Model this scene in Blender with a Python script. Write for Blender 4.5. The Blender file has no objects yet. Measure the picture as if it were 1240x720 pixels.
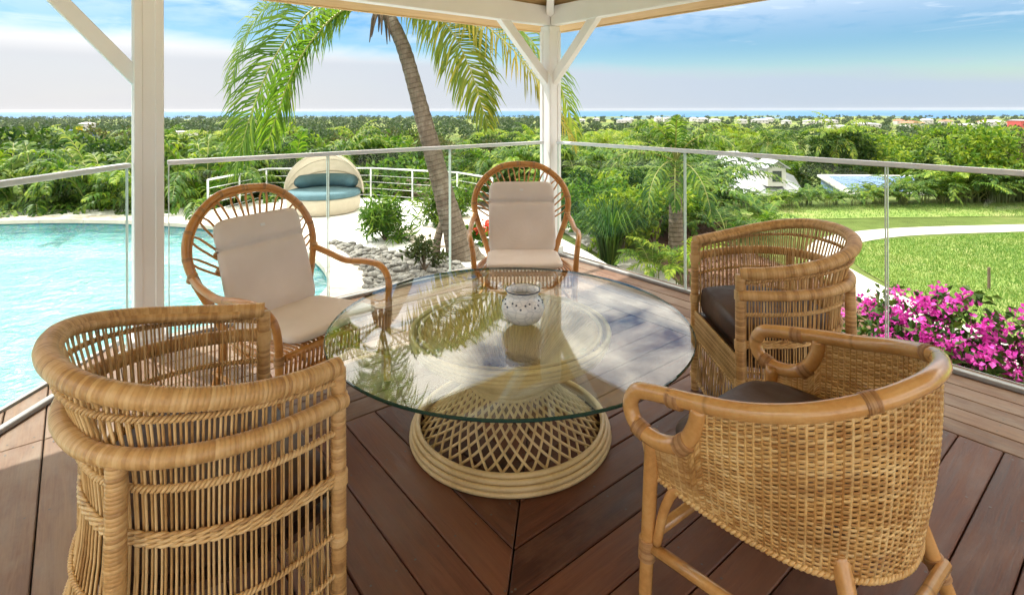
import bpy, bmesh, math, random
import numpy as np
from mathutils import Vector, Matrix
R = math.radians
random.seed(7)
RNG = np.random.default_rng(11)
SC = bpy.context.scene
COL = SC.collection

# ------------------------------------------------------------------ camera
CAM_H = 1.40
cam_d = bpy.data.cameras.new("camera")
cam = bpy.data.objects.new("camera", cam_d); COL.objects.link(cam)
cam.location = (0, 0, CAM_H)
cam.rotation_euler = (R(90), R(0.12), 0)
cam_d.sensor_width = 36
cam_d.lens = 19.02
cam_d.shift_y = -0.1835
cam_d.clip_start = 0.05
cam_d.clip_end = 60000
SC.camera = cam

# ------------------------------------------------------------------ sun, sky, exposure
SUN_EL = R(56); SUN_AZ = R(60)                      # azimuth measured from +Y towards -X
sun_dir = Vector((-math.sin(SUN_AZ) * math.cos(SUN_EL), math.cos(SUN_AZ) * math.cos(SUN_EL), math.sin(SUN_EL)))
sun_d = bpy.data.lights.new("sun", 'SUN'); sun_d.energy = 2.6; sun_d.angle = R(0.53); sun_d.color = (1, 0.95, 0.87)
sun = bpy.data.objects.new("sun", sun_d); COL.objects.link(sun)
sun.rotation_euler = sun_dir.to_track_quat('Z', 'Y').to_euler()
sun.location = (-20, 12, 40)

world = bpy.data.worlds.new("World"); SC.world = world; world.use_nodes = True
def sky_setup():
    nt = world.node_tree; N = nt.nodes; L = nt.links; N.clear()
    def nd(t, **k):
        n = N.new(t)
        for a, b in k.items(): setattr(n, a, b)
        return n
    def math_(op, a, b=None, clamp=False):
        n = nd('ShaderNodeMath', operation=op, use_clamp=clamp)
        for i, v in enumerate((a, b)):
            if v is None: continue
            if isinstance(v, (int, float)): n.inputs[i].default_value = v
            else: L.new(v, n.inputs[i])
        return n.outputs[0]
    def ramp(fac, stops):
        n = nd('ShaderNodeValToRGB'); L.new(fac, n.inputs[0]); cr = n.color_ramp
        while len(cr.elements) < len(stops): cr.elements.new(0.5)
        for e, (p, c) in zip(cr.elements, stops):
            e.position = p; e.color = (c, c, c, 1) if isinstance(c, (int, float)) else (*c, 1)
        return n.outputs[0]
    sky = nd('ShaderNodeTexSky', sky_type='NISHITA'); sky.sun_disc = False
    sky.sun_elevation = SUN_EL; sky.sun_rotation = -SUN_AZ
    sky.altitude = 30; sky.air_density = 1.0; sky.dust_density = 0.4; sky.ozone_density = 2.2
    hs = nd('ShaderNodeHueSaturation'); hs.inputs['Saturation'].default_value = 1.52; hs.inputs['Value'].default_value = 0.325
    L.new(sky.outputs[0], hs.inputs['Color'])
    tc = nd('ShaderNodeTexCoord'); sep = nd('ShaderNodeSeparateXYZ'); L.new(tc.outputs['Generated'], sep.inputs[0])
    x, y, z = sep.outputs
    zz = math_('ADD', math_('MAXIMUM', z, 0.0), 0.10)
    px, py = math_('DIVIDE', x, zz), math_('DIVIDE', y, zz)
    cmb = nd('ShaderNodeCombineXYZ'); L.new(px, cmb.inputs[0]); L.new(py, cmb.inputs[1])
    def noise(vec, scale, detail=6, rough=0.55, dist=0.0, stretch=None, off=(0, 0, 0)):
        mp = nd('ShaderNodeMapping'); L.new(vec, mp.inputs[0]); mp.inputs['Location'].default_value = off
        if stretch: mp.inputs['Scale'].default_value = stretch
        n = nd('ShaderNodeTexNoise'); n.inputs['Scale'].default_value = scale; n.inputs['Detail'].default_value = detail
        n.inputs['Roughness'].default_value = rough; n.inputs['Distortion'].default_value = dist
        L.new(mp.outputs[0], n.inputs['Vector']); return n.outputs['Fac']
    # mottled high cloud: small patches gathered into larger fields
    small = noise(cmb.outputs[0], 3.2, 8, 0.62, 0.3)
    field = noise(cmb.outputs[0], 0.42, 3, 0.5, 0.2, off=(3.1, 0.4, 0))
    high = ramp(math_('ADD', math_('MULTIPLY', small, 0.55), math_('MULTIPLY', field, 0.6)), [(0.435, 0.0), (0.625, 0.92)])
    # wispy streaks lower down
    wis = noise(tc.outputs['Generated'], 5.0, 7, 0.6, 0.5, stretch=(1, 1, 6.5), off=(0.6, 0.2, 0.1))
    wisp = ramp(wis, [(0.57, 0.0), (0.74, 0.6)])
    up = ramp(z, [(0.10, 0.0), (0.32, 1.0)])
    low = ramp(z, [(0.04, 1.0), (0.34, 0.0)])
    c1 = math_('ADD', math_('MULTIPLY', high, up), math_('MULTIPLY', wisp, low), True)
    # stratus bank along the horizon, higher towards the sun's side
    edge = noise(tc.outputs['Generated'], 4.0, 7, 0.6, 0.2, stretch=(1, 1, 3), off=(1.4, 0, 0))
    tilt = math_('MULTIPLY', x, -0.050)
    top = math_('ADD', math_('ADD', math_('MULTIPLY', edge, 0.05), tilt), 0.044)
    bank = math_('SUBTRACT', 1.0, math_('DIVIDE', math_('SUBTRACT', z, top), 0.026), True)
    dens = noise(tc.outputs['Generated'], 7.0, 6, 0.6, 0.4, stretch=(1, 1, 4), off=(0, 2.0, 0))
    sun_side = ramp(math_('ADD', math_('MULTIPLY', x, -0.5), 0.5), [(0.12, 0.95), (0.62, 0.97)])
    bank = math_('MULTIPLY', bank, math_('MULTIPLY', sun_side, ramp(dens, [(0.25, 0.93), (0.7, 1.0)])), True)
    tot = math_('MAXIMUM', c1, bank, True)
    cm = nd('ShaderNodeMix', data_type='RGBA', blend_type='MULTIPLY'); cm.inputs['Factor'].default_value = 1.0; cm.inputs['B'].default_value = (12.4, 11.4, 10.0, 1); cm.clamp_factor = False; cm.clamp_result = False
    mix = nd('ShaderNodeMix', data_type='RGBA'); L.new(tot, mix.inputs['Factor'])
    L.new(hs.outputs[0], mix.inputs['A']); lowc = nd('ShaderNodeMix', data_type='RGBA'); L.new(ramp(math_('ADD', math_('MULTIPLY', x, -0.5), 0.5), [(0.25, 0.0), (0.8, 1.0)]), lowc.inputs['Factor']); lowc.inputs['A'].default_value = (1.36/12, 1.68/11.5, 2.02/10, 1); lowc.inputs['B'].default_value = (1.90/12, 1.99/11.5, 2.06/10, 1)
    hic = nd('ShaderNodeMix', data_type='RGBA'); L.new(ramp(z, [(0.08, 0.0), (0.45, 1.0)]), hic.inputs['Factor']); L.new(lowc.outputs['Result'], hic.inputs['A']); hic.inputs['B'].default_value = (1, 1, 1, 1); L.new(hic.outputs['Result'], cm.inputs['A']); L.new(cm.outputs['Result'], mix.inputs['B'])
    bg = nd('ShaderNodeBackground'); bg.inputs['Strength'].default_value = 0.15
    L.new(mix.outputs['Result'], bg.inputs['Color'])
    out = nd('ShaderNodeOutputWorld'); L.new(bg.outputs[0], out.inputs['Surface'])
sky_setup()

SC.render.engine = 'CYCLES'
vs = SC.view_settings
vs.view_transform = 'Standard'; vs.look = 'None'; vs.exposure = 1.47; vs.gamma = 1.0; vs.use_curve_mapping = False
cy = SC.cycles
cy.use_denoising = True
try: cy.denoiser = 'OPENIMAGEDENOISE'
except Exception: pass
cy.max_bounces = 8; cy.diffuse_bounces = 4; cy.glossy_bounces = 4; cy.transmission_bounces = 6; cy.transparent_max_bounces = 24
cy.caustics_reflective = False; cy.caustics_refractive = False
cy.sample_clamp_indirect = 6.0

# ------------------------------------------------------------------ helpers
def at(px, py, z):
    """a point of the site at height z, from a sight line of the survey photograph"""
    Y = 655.0 * (CAM_H - z) / (py - 132.0)
    return Vector(((px - 620.0) * Y / 655.0, Y, z))

def catmull(P, n, closed=False):
    P = np.asarray(P, float); m = len(P)
    if closed: Q = np.vstack([P[-1], P, P[0], P[1]]); seg = m
    else: Q = np.vstack([2 * P[0] - P[1], P, 2 * P[-1] - P[-2]]); seg = m - 1
    t = np.linspace(0, seg, n * 6, endpoint=False) if closed else np.linspace(0, seg, n * 6)
    i = np.minimum(t.astype(int), seg - 1); f = (t - i)[:, None]
    p0, p1, p2, p3 = Q[i], Q[i + 1], Q[i + 2], Q[i + 3]
    C = 0.5 * ((2 * p1) + (-p0 + p2) * f + (2 * p0 - 5 * p1 + 4 * p2 - p3) * f ** 2 + (-p0 + 3 * p1 - 3 * p2 + p3) * f ** 3)
    D = np.vstack([C, C[:1]]) if closed else C
    s = np.concatenate([[0], np.cumsum(np.linalg.norm(np.diff(D, axis=0), axis=1))])
    q = np.linspace(0, s[-1], n + 1)[:-1] if closed else np.linspace(0, s[-1], n)
    return np.stack([np.interp(q, s, D[:, k]) for k in range(P.shape[1])], 1)

def nrm(v):
    v = np.asarray(v, float); return v / (np.linalg.norm(v, axis=-1, keepdims=True) + 1e-12)

class MB:
    """collects shapes for one mesh object"""
    def __init__(s): s.v = []; s.uv = []; s.f = []; s.n = 0; s.mi = []
    def add(s, V, F, UV=None, mi=0):
        V = np.asarray(V, float).reshape(-1, 3)
        if UV is None: UV = V[:, :2]
        s.v.append(V); s.uv.append(np.asarray(UV, float)[:, :2])
        if isinstance(F, np.ndarray): s.f.append((F + s.n, mi))
        else:
            by = {}
            for q in F: by.setdefault(len(q), []).append(q)
            for k, q in by.items(): s.f.append((np.asarray(q, int) + s.n, mi))
        s.n += len(V)
    def tube(s, P, r, sides=8, closed=False, cap=True, flat=None, u0=0.0, mi=0):
        P = np.asarray(P, float); n = len(P)
        T = np.roll(P, -1, 0) - np.roll(P, 1, 0)
        if not closed: T[0] = P[1] - P[0]; T[-1] = P[-1] - P[-2]
        T = nrm(T); a = np.array([0, 0, 1.0]) if abs(T[0][2]) < 0.9 else np.array([1.0, 0, 0])
        U = np.zeros_like(P); u = nrm(np.cross(np.cross(T[0], a), T[0]))
        for i in range(n):
            u = u - T[i] * np.dot(u, T[i]); u = u / (np.linalg.norm(u) + 1e-12); U[i] = u
        W = np.cross(T, U)
        if closed:   # close the twist
            ang = math.atan2(np.dot(U[-1], W[0]), np.dot(U[-1], U[0]))
            th = -ang * np.arange(n) / n
            U, W = U * np.cos(th)[:, None] + W * np.sin(th)[:, None], W * np.cos(th)[:, None] - U * np.sin(th)[:, None]
        r = np.broadcast_to(np.asarray(r, float), (n,))
        an = np.arange(sides) * 2 * math.pi / sides
        ru = r if flat is None else r * flat
        V = P[:, None, :] + U[:, None, :] * (np.cos(an)[None, :, None] * r[:, None, None]) + W[:, None, :] * (np.sin(an)[None, :, None] * ru[:, None, None])
        ln = np.concatenate([[0], np.cumsum(np.linalg.norm(np.diff(P, axis=0), axis=1))]) + u0
        UV = np.stack([np.repeat(ln, sides), np.tile(np.arange(sides) / sides, n)], 1)
        m = n if closed else n - 1
        i = np.arange(m)[:, None]; k = np.arange(sides)[None, :]; i2 = (i + 1) % n; k2 = (k + 1) % sides
        F = np.stack([i * sides + k, i2 * sides + k, i2 * sides + k2, i * sides + k2], -1).reshape(-1, 4)[:, ::-1]
        base = s.n
        s.add(V.reshape(-1, 3), F, UV, mi)
        if cap and not closed:
            s.f.append((np.arange(sides)[None, :] + base, mi))
            s.f.append((np.arange(sides)[::-1][None, :] + base + (n - 1) * sides, mi))
    def box(s, c, size, M=None, mi=0, ch=0.0):
        h = np.asarray(size, float) / 2
        if ch <= 0:
            V = np.array([[x, y, z] for z in (-1, 1) for y in (-1, 1) for x in (-1, 1)], float) * h
            F = [(0, 2, 3, 1), (4, 5, 7, 6), (0, 1, 5, 4), (2, 6, 7, 3), (0, 4, 6, 2), (1, 3, 7, 5)]
        else:   # chamfered
            V = []; F = []
            idx = {}
            for sx in (-1, 1):
                for sy in (-1, 1):
                    for sz in (-1, 1):
                        for ax in range(3):
                            p = np.array([sx, sy, sz]) * h
                            for b in range(3):
                                if b != ax: p[b] -= np.sign(p[b]) * ch
                            idx[(sx, sy, sz, ax)] = len(V); V.append(p)
            V = np.array(V)
            for ax in range(3):
                b, c2 = [k for k in range(3) if k != ax]
                for sg in (-1, 1):
                    q = []
                    for s1, s2 in ((-1, -1), (1, -1), (1, 1), (-1, 1)):
                        k = [0, 0, 0]; k[ax] = sg; k[b] = s1; k[c2] = s2; q.append(idx[(*k, ax)])
                    F.append(q)
                for s1 in (-1, 1):
                    for s2 in (-1, 1):
                        q = []
                        for sg in (-1, 1):
                            k = [0, 0, 0]; k[ax] = sg; k[b] = s1; k[c2] = s2
                            q.append((idx[(*k, b)], idx[(*k, c2)]))
                        F.append([q[0][0], q[1][0], q[1][1], q[0][1]])
            for sx in (-1, 1):
                for sy in (-1, 1):
                    for sz in (-1, 1): F.append([idx[(sx, sy, sz, a)] for a in range(3)])
        UV = V[:, :2] if size[2] < max(size[0], size[1]) else V[:, [2, 0]]
        if size[1] > size[0]: UV = UV[:, ::-1]
        if M is not None: V = V @ np.asarray(M, float)[:3, :3].T
        s.add(V + np.asarray(c, float), F, UV + np.asarray(c, float)[:2] * 0.37, mi)
    def prism(s, poly, z0, z1, top_inset=None, uv=None, mi=0):
        P = np.asarray(poly, float); n = len(P)
        lo = np.c_[P, np.full(n, z0)]; hi = np.c_[P, np.full(n, z1)]
        V = np.vstack([lo, hi]); F = [tuple(range(n))[::-1], tuple(range(n, 2 * n))]
        F += [(i, (i + 1) % n, n + (i + 1) % n, n + i) for i in range(n)]
        s.add(V, F, uv, mi)
    def lathe(s, prof, seg=24, c=(0, 0, 0), mi=0, closed=False):
        prof = np.asarray(prof, float); n = len(prof)
        a = np.arange(seg) * 2 * math.pi / seg
        V = np.stack([prof[:, 0, None] * np.cos(a), prof[:, 0, None] * np.sin(a), np.repeat(prof[:, 1, None], seg, 1)], -1).reshape(-1, 3)
        i = np.arange(n - 1)[:, None]; k = np.arange(seg)[None, :]; k2 = (k + 1) % seg
        F = np.stack([i * seg + k, i * seg + k2, (i + 1) * seg + k2, (i + 1) * seg + k], -1).reshape(-1, 4)
        ln = np.concatenate([[0], np.cumsum(np.linalg.norm(np.diff(prof, axis=0), axis=1))])
        UV = np.stack([np.tile(a / 6.283, n), np.repeat(ln, seg)], 1)
        s.add(V + np.asarray(c, float), F, UV, mi)
    def build(s, name, mat, parent=None, smooth=True, fix=True):
        me = bpy.data.meshes.new(name)
        V = np.vstack(s.v); UV = np.vstack(s.uv)
        li = np.concatenate([f.ravel() for f, _ in s.f]).astype(np.int32)
        cnt = np.concatenate([np.full(len(f), f.shape[1]) for f, _ in s.f])
        mi = np.concatenate([np.full(len(f), m) for f, m in s.f]).astype(np.int32)
        st = np.concatenate([[0], np.cumsum(cnt)[:-1]]).astype(np.int32)
        me.vertices.add(len(V)); me.vertices.foreach_set('co', V.astype(np.float32).ravel())
        me.loops.add(len(li)); me.loops.foreach_set('vertex_index', li)
        me.polygons.add(len(cnt)); me.polygons.foreach_set('loop_start', st)
        me.polygons.foreach_set('material_index', mi)
        me.polygons.foreach_set('use_smooth', np.full(len(cnt), bool(smooth)))
        me.update(calc_edges=True); me.validate()
        uvl = me.uv_layers.new(name='UVMap')
        uvl.data.foreach_set('uv', UV[li].astype(np.float32).ravel())
        for m in (mat if isinstance(mat, (list, tuple)) else [mat]): me.materials.append(m)
        if fix:
            bm = bmesh.new(); bm.from_mesh(me); bmesh.ops.recalc_face_normals(bm, faces=bm.faces); bm.to_mesh(me); bm.free()
        return obj(name, me, parent)

def obj(name, me, parent=None):
    o = bpy.data.objects.new(name, me); COL.objects.link(o)
    if parent is not None: o.parent = parent
    return o
def tag(o, label=None, cat=None, group=None, kind=None):
    for k, v in (('label', label), ('category', cat), ('group', group), ('kind', kind)):
        if v: o[k] = v
    return o
def thing(name, label, cat, loc=(0, 0, 0), rz=0.0, group=None):
    o = obj(name, None); o.location = loc; o.rotation_euler = (0, 0, rz); o.empty_display_size = 0.2
    return tag(o, label, cat, group)
def copy_tree(o, parent=None):
    c = o.copy(); COL.objects.link(c)
    if parent is not None: c.parent = parent
    for ch in list(o.children): copy_tree(ch, c)
    return c
def sharp(o, ang=40):
    me = o.data
    bm = bmesh.new(); bm.from_mesh(me)
    for e in bm.edges:
        if len(e.link_faces) == 2: e.smooth = e.calc_face_angle(0) < R(ang)
    bm.to_mesh(me); bm.free(); return o

# ------------------------------------------------------------------ materials
class NT:
    def __init__(s, name):
        s.m = bpy.data.materials.new(name); s.m.use_nodes = True
        s.t = s.m.node_tree; s.t.nodes.clear(); s.L = s.t.links
        s.out = s.n('ShaderNodeOutputMaterial'); s.tc = s.n('ShaderNodeTexCoord')
    def n(s, t, **k):
        x = s.t.nodes.new(t)
        for a, b in k.items(): setattr(x, a, b)
        return x
    def put(s, sock, v):
        if v is None: return
        if isinstance(v, bpy.types.NodeSocket): s.L.new(v, sock)
        elif isinstance(v, (tuple, list)) and len(v) == 3 and sock.type == 'RGBA': sock.default_value = (*v, 1)
        else: sock.default_value = v
    def math(s, op, a, b=None, clamp=False):
        x = s.n('ShaderNodeMath', operation=op, use_clamp=clamp); s.put(x.inputs[0], a); s.put(x.inputs[1], b); return x.outputs[0]
    def map(s, vec, scale=(1, 1, 1), loc=(0, 0, 0), rot=(0, 0, 0)):
        x = s.n('ShaderNodeMapping'); s.put(x.inputs[0], vec)
        x.inputs['Scale'].default_value = scale; s.put(x.inputs['Location'], loc); x.inputs['Rotation'].default_value = rot
        return x.outputs[0]
    def noise(s, vec, scale, detail=4, rough=0.55, dist=0.0):
        x = s.n('ShaderNodeTexNoise'); s.put(x.inputs['Vector'], vec)
        x.inputs['Scale'].default_value = scale; x.inputs['Detail'].default_value = detail
        x.inputs['Roughness'].default_value = rough; x.inputs['Distortion'].default_value = dist
        return x.outputs['Fac']
    def voro(s, vec, scale, feature='F1', out='Distance'):
        x = s.n('ShaderNodeTexVoronoi', feature=feature); s.put(x.inputs['Vector'], vec); x.inputs['Scale'].default_value = scale
        return x.outputs[out]
    def ramp(s, fac, stops, interp='LINEAR'):
        x = s.n('ShaderNodeValToRGB'); s.put(x.inputs[0], fac); cr = x.color_ramp; cr.interpolation = interp
        while len(cr.elements) < len(stops): cr.elements.new(0.5)
        for e, (p, c) in zip(cr.elements, stops):
            e.position = p; e.color = (c, c, c, 1) if isinstance(c, (int, float)) else (*c, 1)
        return x.outputs[0]
    def mix(s, f, a, b, mode='MIX'):
        x = s.n('ShaderNodeMix', data_type='RGBA', blend_type=mode); s.put(x.inputs['Factor'], f)
        s.put(x.inputs['A'], a); s.put(x.inputs['B'], b); return x.outputs['Result']
    def bump(s, h, strength=0.3, dist=0.01):
        x = s.n('ShaderNodeBump'); s.put(x.inputs['Height'], h); x.inputs['Strength'].default_value = strength; x.inputs['Distance'].default_value = dist
        return x.outputs[0]
    def bsdf(s, color, rough=0.6, normal=None, spec=0.5, metal=0.0, coat=0.0):
        x = s.n('ShaderNodeBsdfPrincipled'); s.put(x.inputs['Base Color'], color); s.put(x.inputs['Roughness'], rough)
        s.put(x.inputs['Specular IOR Level'], spec); s.put(x.inputs['Metallic'], metal)
        if coat: x.inputs['Coat Weight'].default_value = coat; x.inputs['Coat Roughness'].default_value = 0.15
        if normal is not None: s.put(x.inputs['Normal'], normal)
        return x.outputs[0]
    def end(s, shader): s.L.new(shader, s.out.inputs['Surface']); return s.m

def m_plain(name, c, rough=0.6, var=0.12, scale=6.0, bump=0.0, bscale=60.0, spec=0.5, metal=0.0, coat=0.0, coord='Object'):
    t = NT(name); v = t.tc.outputs[coord]
    f = t.noise(v, scale, 5)
    oi = t.n('ShaderNodeObjectInfo').outputs['Random']
    f = t.math('ADD', t.math('MULTIPLY', f, 0.8), t.math('MULTIPLY', oi, 0.2))
    lo = tuple(x * (1 - var) for x in c); hi = tuple(min(1, x * (1 + var)) for x in c)
    col = t.ramp(f, [(0.3, lo), (0.7, hi)])
    nm = t.bump(t.noise(v, bscale, 4), bump, 0.01) if bump else None
    rr = t.ramp(t.noise(v, scale * 2.3, 3), [(0.3, max(0, rough - 0.08)), (0.7, min(1, rough + 0.08))])
    return t.end(t.bsdf(col, rr, nm, spec, metal, coat))

def m_wood(name, c1, c2, c3, rough=0.5, bump=0.15, objvar=0.35, spec=0.4, worn=None):
    t = NT(name)
    oi = t.n('ShaderNodeObjectInfo').outputs['Random']
    off = t.n('ShaderNodeCombineXYZ'); t.put(off.inputs[0], t.math('MULTIPLY', oi, 37.0)); t.put(off.inputs[1], t.math('MULTIPLY', oi, 11.0)); t.put(off.inputs[2], t.math('MULTIPLY', oi, 5.0))
    v = t.map(t.tc.outputs['UV'], (1.3, 14, 1), off.outputs[0])
    warp = t.noise(v, 1.9, 6, 0.65, 1.1)
    fine = t.noise(t.map(t.tc.outputs['UV'], (5, 190, 1), off.outputs[0]), 1.0, 3)
    f = t.math('ADD', t.math('MULTIPLY', warp, 0.75), t.math('MULTIPLY', fine, 0.25))
    f = t.math('ADD', f, t.math('MULTIPLY', t.math('SUBTRACT', oi, 0.5), objvar))
    col = t.ramp(f, [(0.25, c1), (0.5, c2), (0.78, c3)])
    if worn:
        w = t.ramp(t.noise(t.map(t.tc.outputs['UV'], (1.5, 3, 1), off.outputs[0]), 2.2, 6, 0.65), [(0.42, 0.0), (0.72, 0.75)])
        col = t.mix(w, col, worn)
    rr = t.ramp(warp, [(0.3, rough - 0.1), (0.7, rough + 0.12)])
    return t.end(t.bsdf(col, rr, t.bump(f, bump, 0.004), spec))

def m_cane(name, c1, c2, c3, rough=0.42, wrap=0.0, spec=0.5, node=0.0, patch=None, coat=0.0, isl=0.22):
    """rattan: colour runs along the cane (UV.x is metres of cane); wrap = width of one turn of a binding"""
    t = NT(name); uv = t.tc.outputs['UV']; ob = t.tc.outputs['Object']
    rnd = t.n('ShaderNodeNewGeometry').outputs['Random Per Island']
    sep = t.n('ShaderNodeSeparateXYZ'); t.put(sep.inputs[0], uv)
    f = t.math('ADD', t.math('MULTIPLY', t.noise(ob, 9, 5, 0.6), 0.6), t.math('MULTIPLY', t.noise(t.map(ob, (1, 1, 1)), 85, 3), 0.25))
    f = t.math('ADD', f, t.math('MULTIPLY', t.math('SUBTRACT', rnd, 0.5 - 0.11 / isl), isl))
    h = t.noise(ob, 160, 2)
    if wrap:
        k = t.math('FLOOR', t.math('DIVIDE', sep.outputs[0], wrap))
        wn = t.n('ShaderNodeTexWhiteNoise', noise_dimensions='1D'); t.put(wn.inputs['W'], k)
        f = t.math('ADD', f, t.math('MULTIPLY', t.math('SUBTRACT', wn.outputs['Value'], 0.5), 0.30))
    col = t.ramp(f, [(0.28, c1), (0.55, c2), (0.85, c3)])
    if node:   # darker joints of the cane
        fr = t.math('FRACT', t.math('DIVIDE', sep.outputs[0], node))
        d = t.ramp(fr, [(0.0, 0.45), (0.018, 0.0), (0.97, 0.0), (1.0, 0.45)])
        col = t.mix(d, col, tuple(x * 0.45 for x in c1))
    if patch:
        p = t.ramp(t.noise(t.map(ob, (1.0, 1.0, 3.2)), 4.5, 4, 0.6), [(0.46, 0.0), (0.68, 0.7)])
        col = t.mix(p, col, patch)
    return t.end(t.bsdf(col, rough, t.bump(h, 0.15, 0.002), spec, 0, coat))

def m_leaf(name, c1, c2, c3, trans=0.35, rough=0.52, spec=0.18, tint=(1.25, 1.35, 0.55), namp=0.6, nsc=1.1):
    t = NT(name)
    rnd = t.n('ShaderNodeNewGeometry').outputs['Random Per Island']
    oi = t.n('ShaderNodeObjectInfo').outputs['Random']
    f = t.math('ADD', t.math('MULTIPLY', rnd, 0.62), t.math('MULTIPLY', oi, 0.38))
    f = t.math('ADD', f, t.math('MULTIPLY', t.math('SUBTRACT', t.noise(t.tc.outputs['Object'], nsc, 4), 0.5), namp))
    col = t.ramp(f, [(0.15, c1), (0.5, c2), (0.88, c3)])
    tr = t.n('ShaderNodeBsdfTranslucent'); t.put(tr.inputs['Color'], t.mix(1.0, col, tint, 'MULTIPLY'))
    mx = t.n('ShaderNodeMixShader'); mx.inputs[0].default_value = trans
    t.L.new(t.bsdf(col, rough, None, spec), mx.inputs[1]); t.L.new(tr.outputs[0], mx.inputs[2])
    return t.end(mx.outputs[0])

def m_glass(name, tint, f0=0.045, boost=1.0, rough=0.0):
    t = NT(name)
    lw = t.n('ShaderNodeLayerWeight'); lw.inputs['Blend'].default_value = 0.5
    f = t.math('ADD', t.math('MULTIPLY', t.math('POWER', lw.outputs['Facing'], 5.0), 0.95 * boost), f0, True)
    a = t.n('ShaderNodeBsdfTransparent'); a.inputs[0].default_value = (*tint, 1)
    g = t.n('ShaderNodeBsdfGlossy'); g.inputs['Roughness'].default_value = rough; g.inputs['Color'].default_value = (1, 1, 1, 1)
    mx = t.n('ShaderNodeMixShader'); t.put(mx.inputs[0], f); t.L.new(a.outputs[0], mx.inputs[1]); t.L.new(g.outputs[0], mx.inputs[2])
    return t.end(mx.outputs[0])

M = {}
M['white'] = m_plain('white_paint', (0.87, 0.87, 0.87), 0.45, 0.03, 3.0, 0.05, 40)
M['pine'] = m_wood('pine', (0.50, 0.31, 0.13), (0.62, 0.42, 0.20), (0.70, 0.52, 0.29), 0.5, 0.06, 0.15)
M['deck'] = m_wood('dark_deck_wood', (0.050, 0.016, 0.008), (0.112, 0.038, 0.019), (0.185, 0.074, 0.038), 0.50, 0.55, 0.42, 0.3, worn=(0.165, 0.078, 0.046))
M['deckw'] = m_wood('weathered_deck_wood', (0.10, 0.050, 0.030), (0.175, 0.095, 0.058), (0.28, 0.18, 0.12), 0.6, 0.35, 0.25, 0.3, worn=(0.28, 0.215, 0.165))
M['joist'] = m_plain('joist_wood', (0.03, 0.022, 0.017), 0.8)
M['alu'] = m_plain('brushed_aluminium', (0.66, 0.67, 0.68), 0.38, 0.06, 5, 0, 60, 0.5, 0.55)
M['steel'] = m_plain('steel_post', (0.62, 0.63, 0.63), 0.35, 0.05, 5, 0, 60, 0.5, 0.4)
M['screw'] = m_plain('screw_steel', (0.12, 0.11, 0.10), 0.5, 0.1, 5, 0, 60, 0.5, 0.8)
M['pane'] = m_glass('railing_glass', (0.965, 0.99, 0.975), 0.006, 0.45)
M['paneedge'] = m_plain('glass_edge', (0.62, 0.74, 0.70), 0.25, 0.05)
M['tglass'] = m_glass('table_glass', (0.94, 0.985, 0.945), 0.035, 0.95)
M['chan'] = m_plain('grey_channel', (0.30, 0.30, 0.30), 0.5, 0.1)
M['tedge'] = m_plain('table_glass_edge', (0.012, 0.05, 0.04), 0.08, 0.2, 5, 0, 60, 0.7)
M['honey'] = m_cane('honey_rattan', (0.34, 0.13, 0.028), (0.56, 0.255, 0.066), (0.70, 0.38, 0.13), 0.30, 0, 0.5, 0.31, coat=0.25)
M['honeyw'] = m_cane('honey_rattan_binding', (0.26, 0.12, 0.04), (0.42, 0.22, 0.085), (0.56, 0.34, 0.15), 0.4, 0.007)
M['cane'] = m_cane('natural_cane', (0.36, 0.19, 0.065), (0.67, 0.43, 0.18), (0.85, 0.63, 0.33), 0.42, isl=0.45)
M['wrap'] = m_cane('cane_wrapping', (0.31, 0.155, 0.052), (0.59, 0.35, 0.135), (0.78, 0.54, 0.26), 0.38, 0.0085)
M['wick'] = m_cane('woven_wicker', (0.40, 0.19, 0.05), (0.70, 0.43, 0.155), (0.88, 0.66, 0.33), 0.42, 0, 0.45, 0, patch=(0.36, 0.17, 0.05), isl=0.38)
M['bamb'] = m_cane('polished_cane', (0.37, 0.16, 0.042), (0.62, 0.325, 0.105), (0.76, 0.48, 0.20), 0.22, 0, 0.6, 0.36, coat=0.5)
M['tabr'] = m_cane('pale_table_rattan', (0.46, 0.31, 0.14), (0.66, 0.49, 0.25), (0.78, 0.62, 0.36), 0.4)
M['leather'] = m_plain('brown_leatherette', (0.060, 0.030, 0.018), 0.48, 0.15, 8, 0.12, 90, 0.5)
def m_fabric():
    t = NT('beige_canvas'); ob = t.tc.outputs['Object']
    col = t.ramp(t.noise(ob, 5, 5), [(0.3, (0.77, 0.685, 0.63)), (0.7, (0.83, 0.75, 0.70))])
    w = t.n('ShaderNodeTexWave', wave_type='BANDS', bands_direction='X'); w.inputs['Scale'].default_value = 260; t.put(w.inputs['Vector'], ob)
    w2 = t.n('ShaderNodeTexWave', wave_type='BANDS', bands_direction='Z'); w2.inputs['Scale'].default_value = 260; t.put(w2.inputs['Vector'], ob)
    h = t.math('ADD', t.math('MULTIPLY', t.math('ADD', w.outputs['Fac'], w2.outputs['Fac']), 0.15), t.math('MULTIPLY', t.noise(ob, 7, 4), 2.0))
    return t.end(t.bsdf(col, 0.9, t.bump(h, 0.3, 0.01), 0.15))
M['fabric'] = m_fabric()
M['tagw'] = m_plain('white_tag', (0.8, 0.8, 0.8), 0.6, 0.02)
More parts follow.
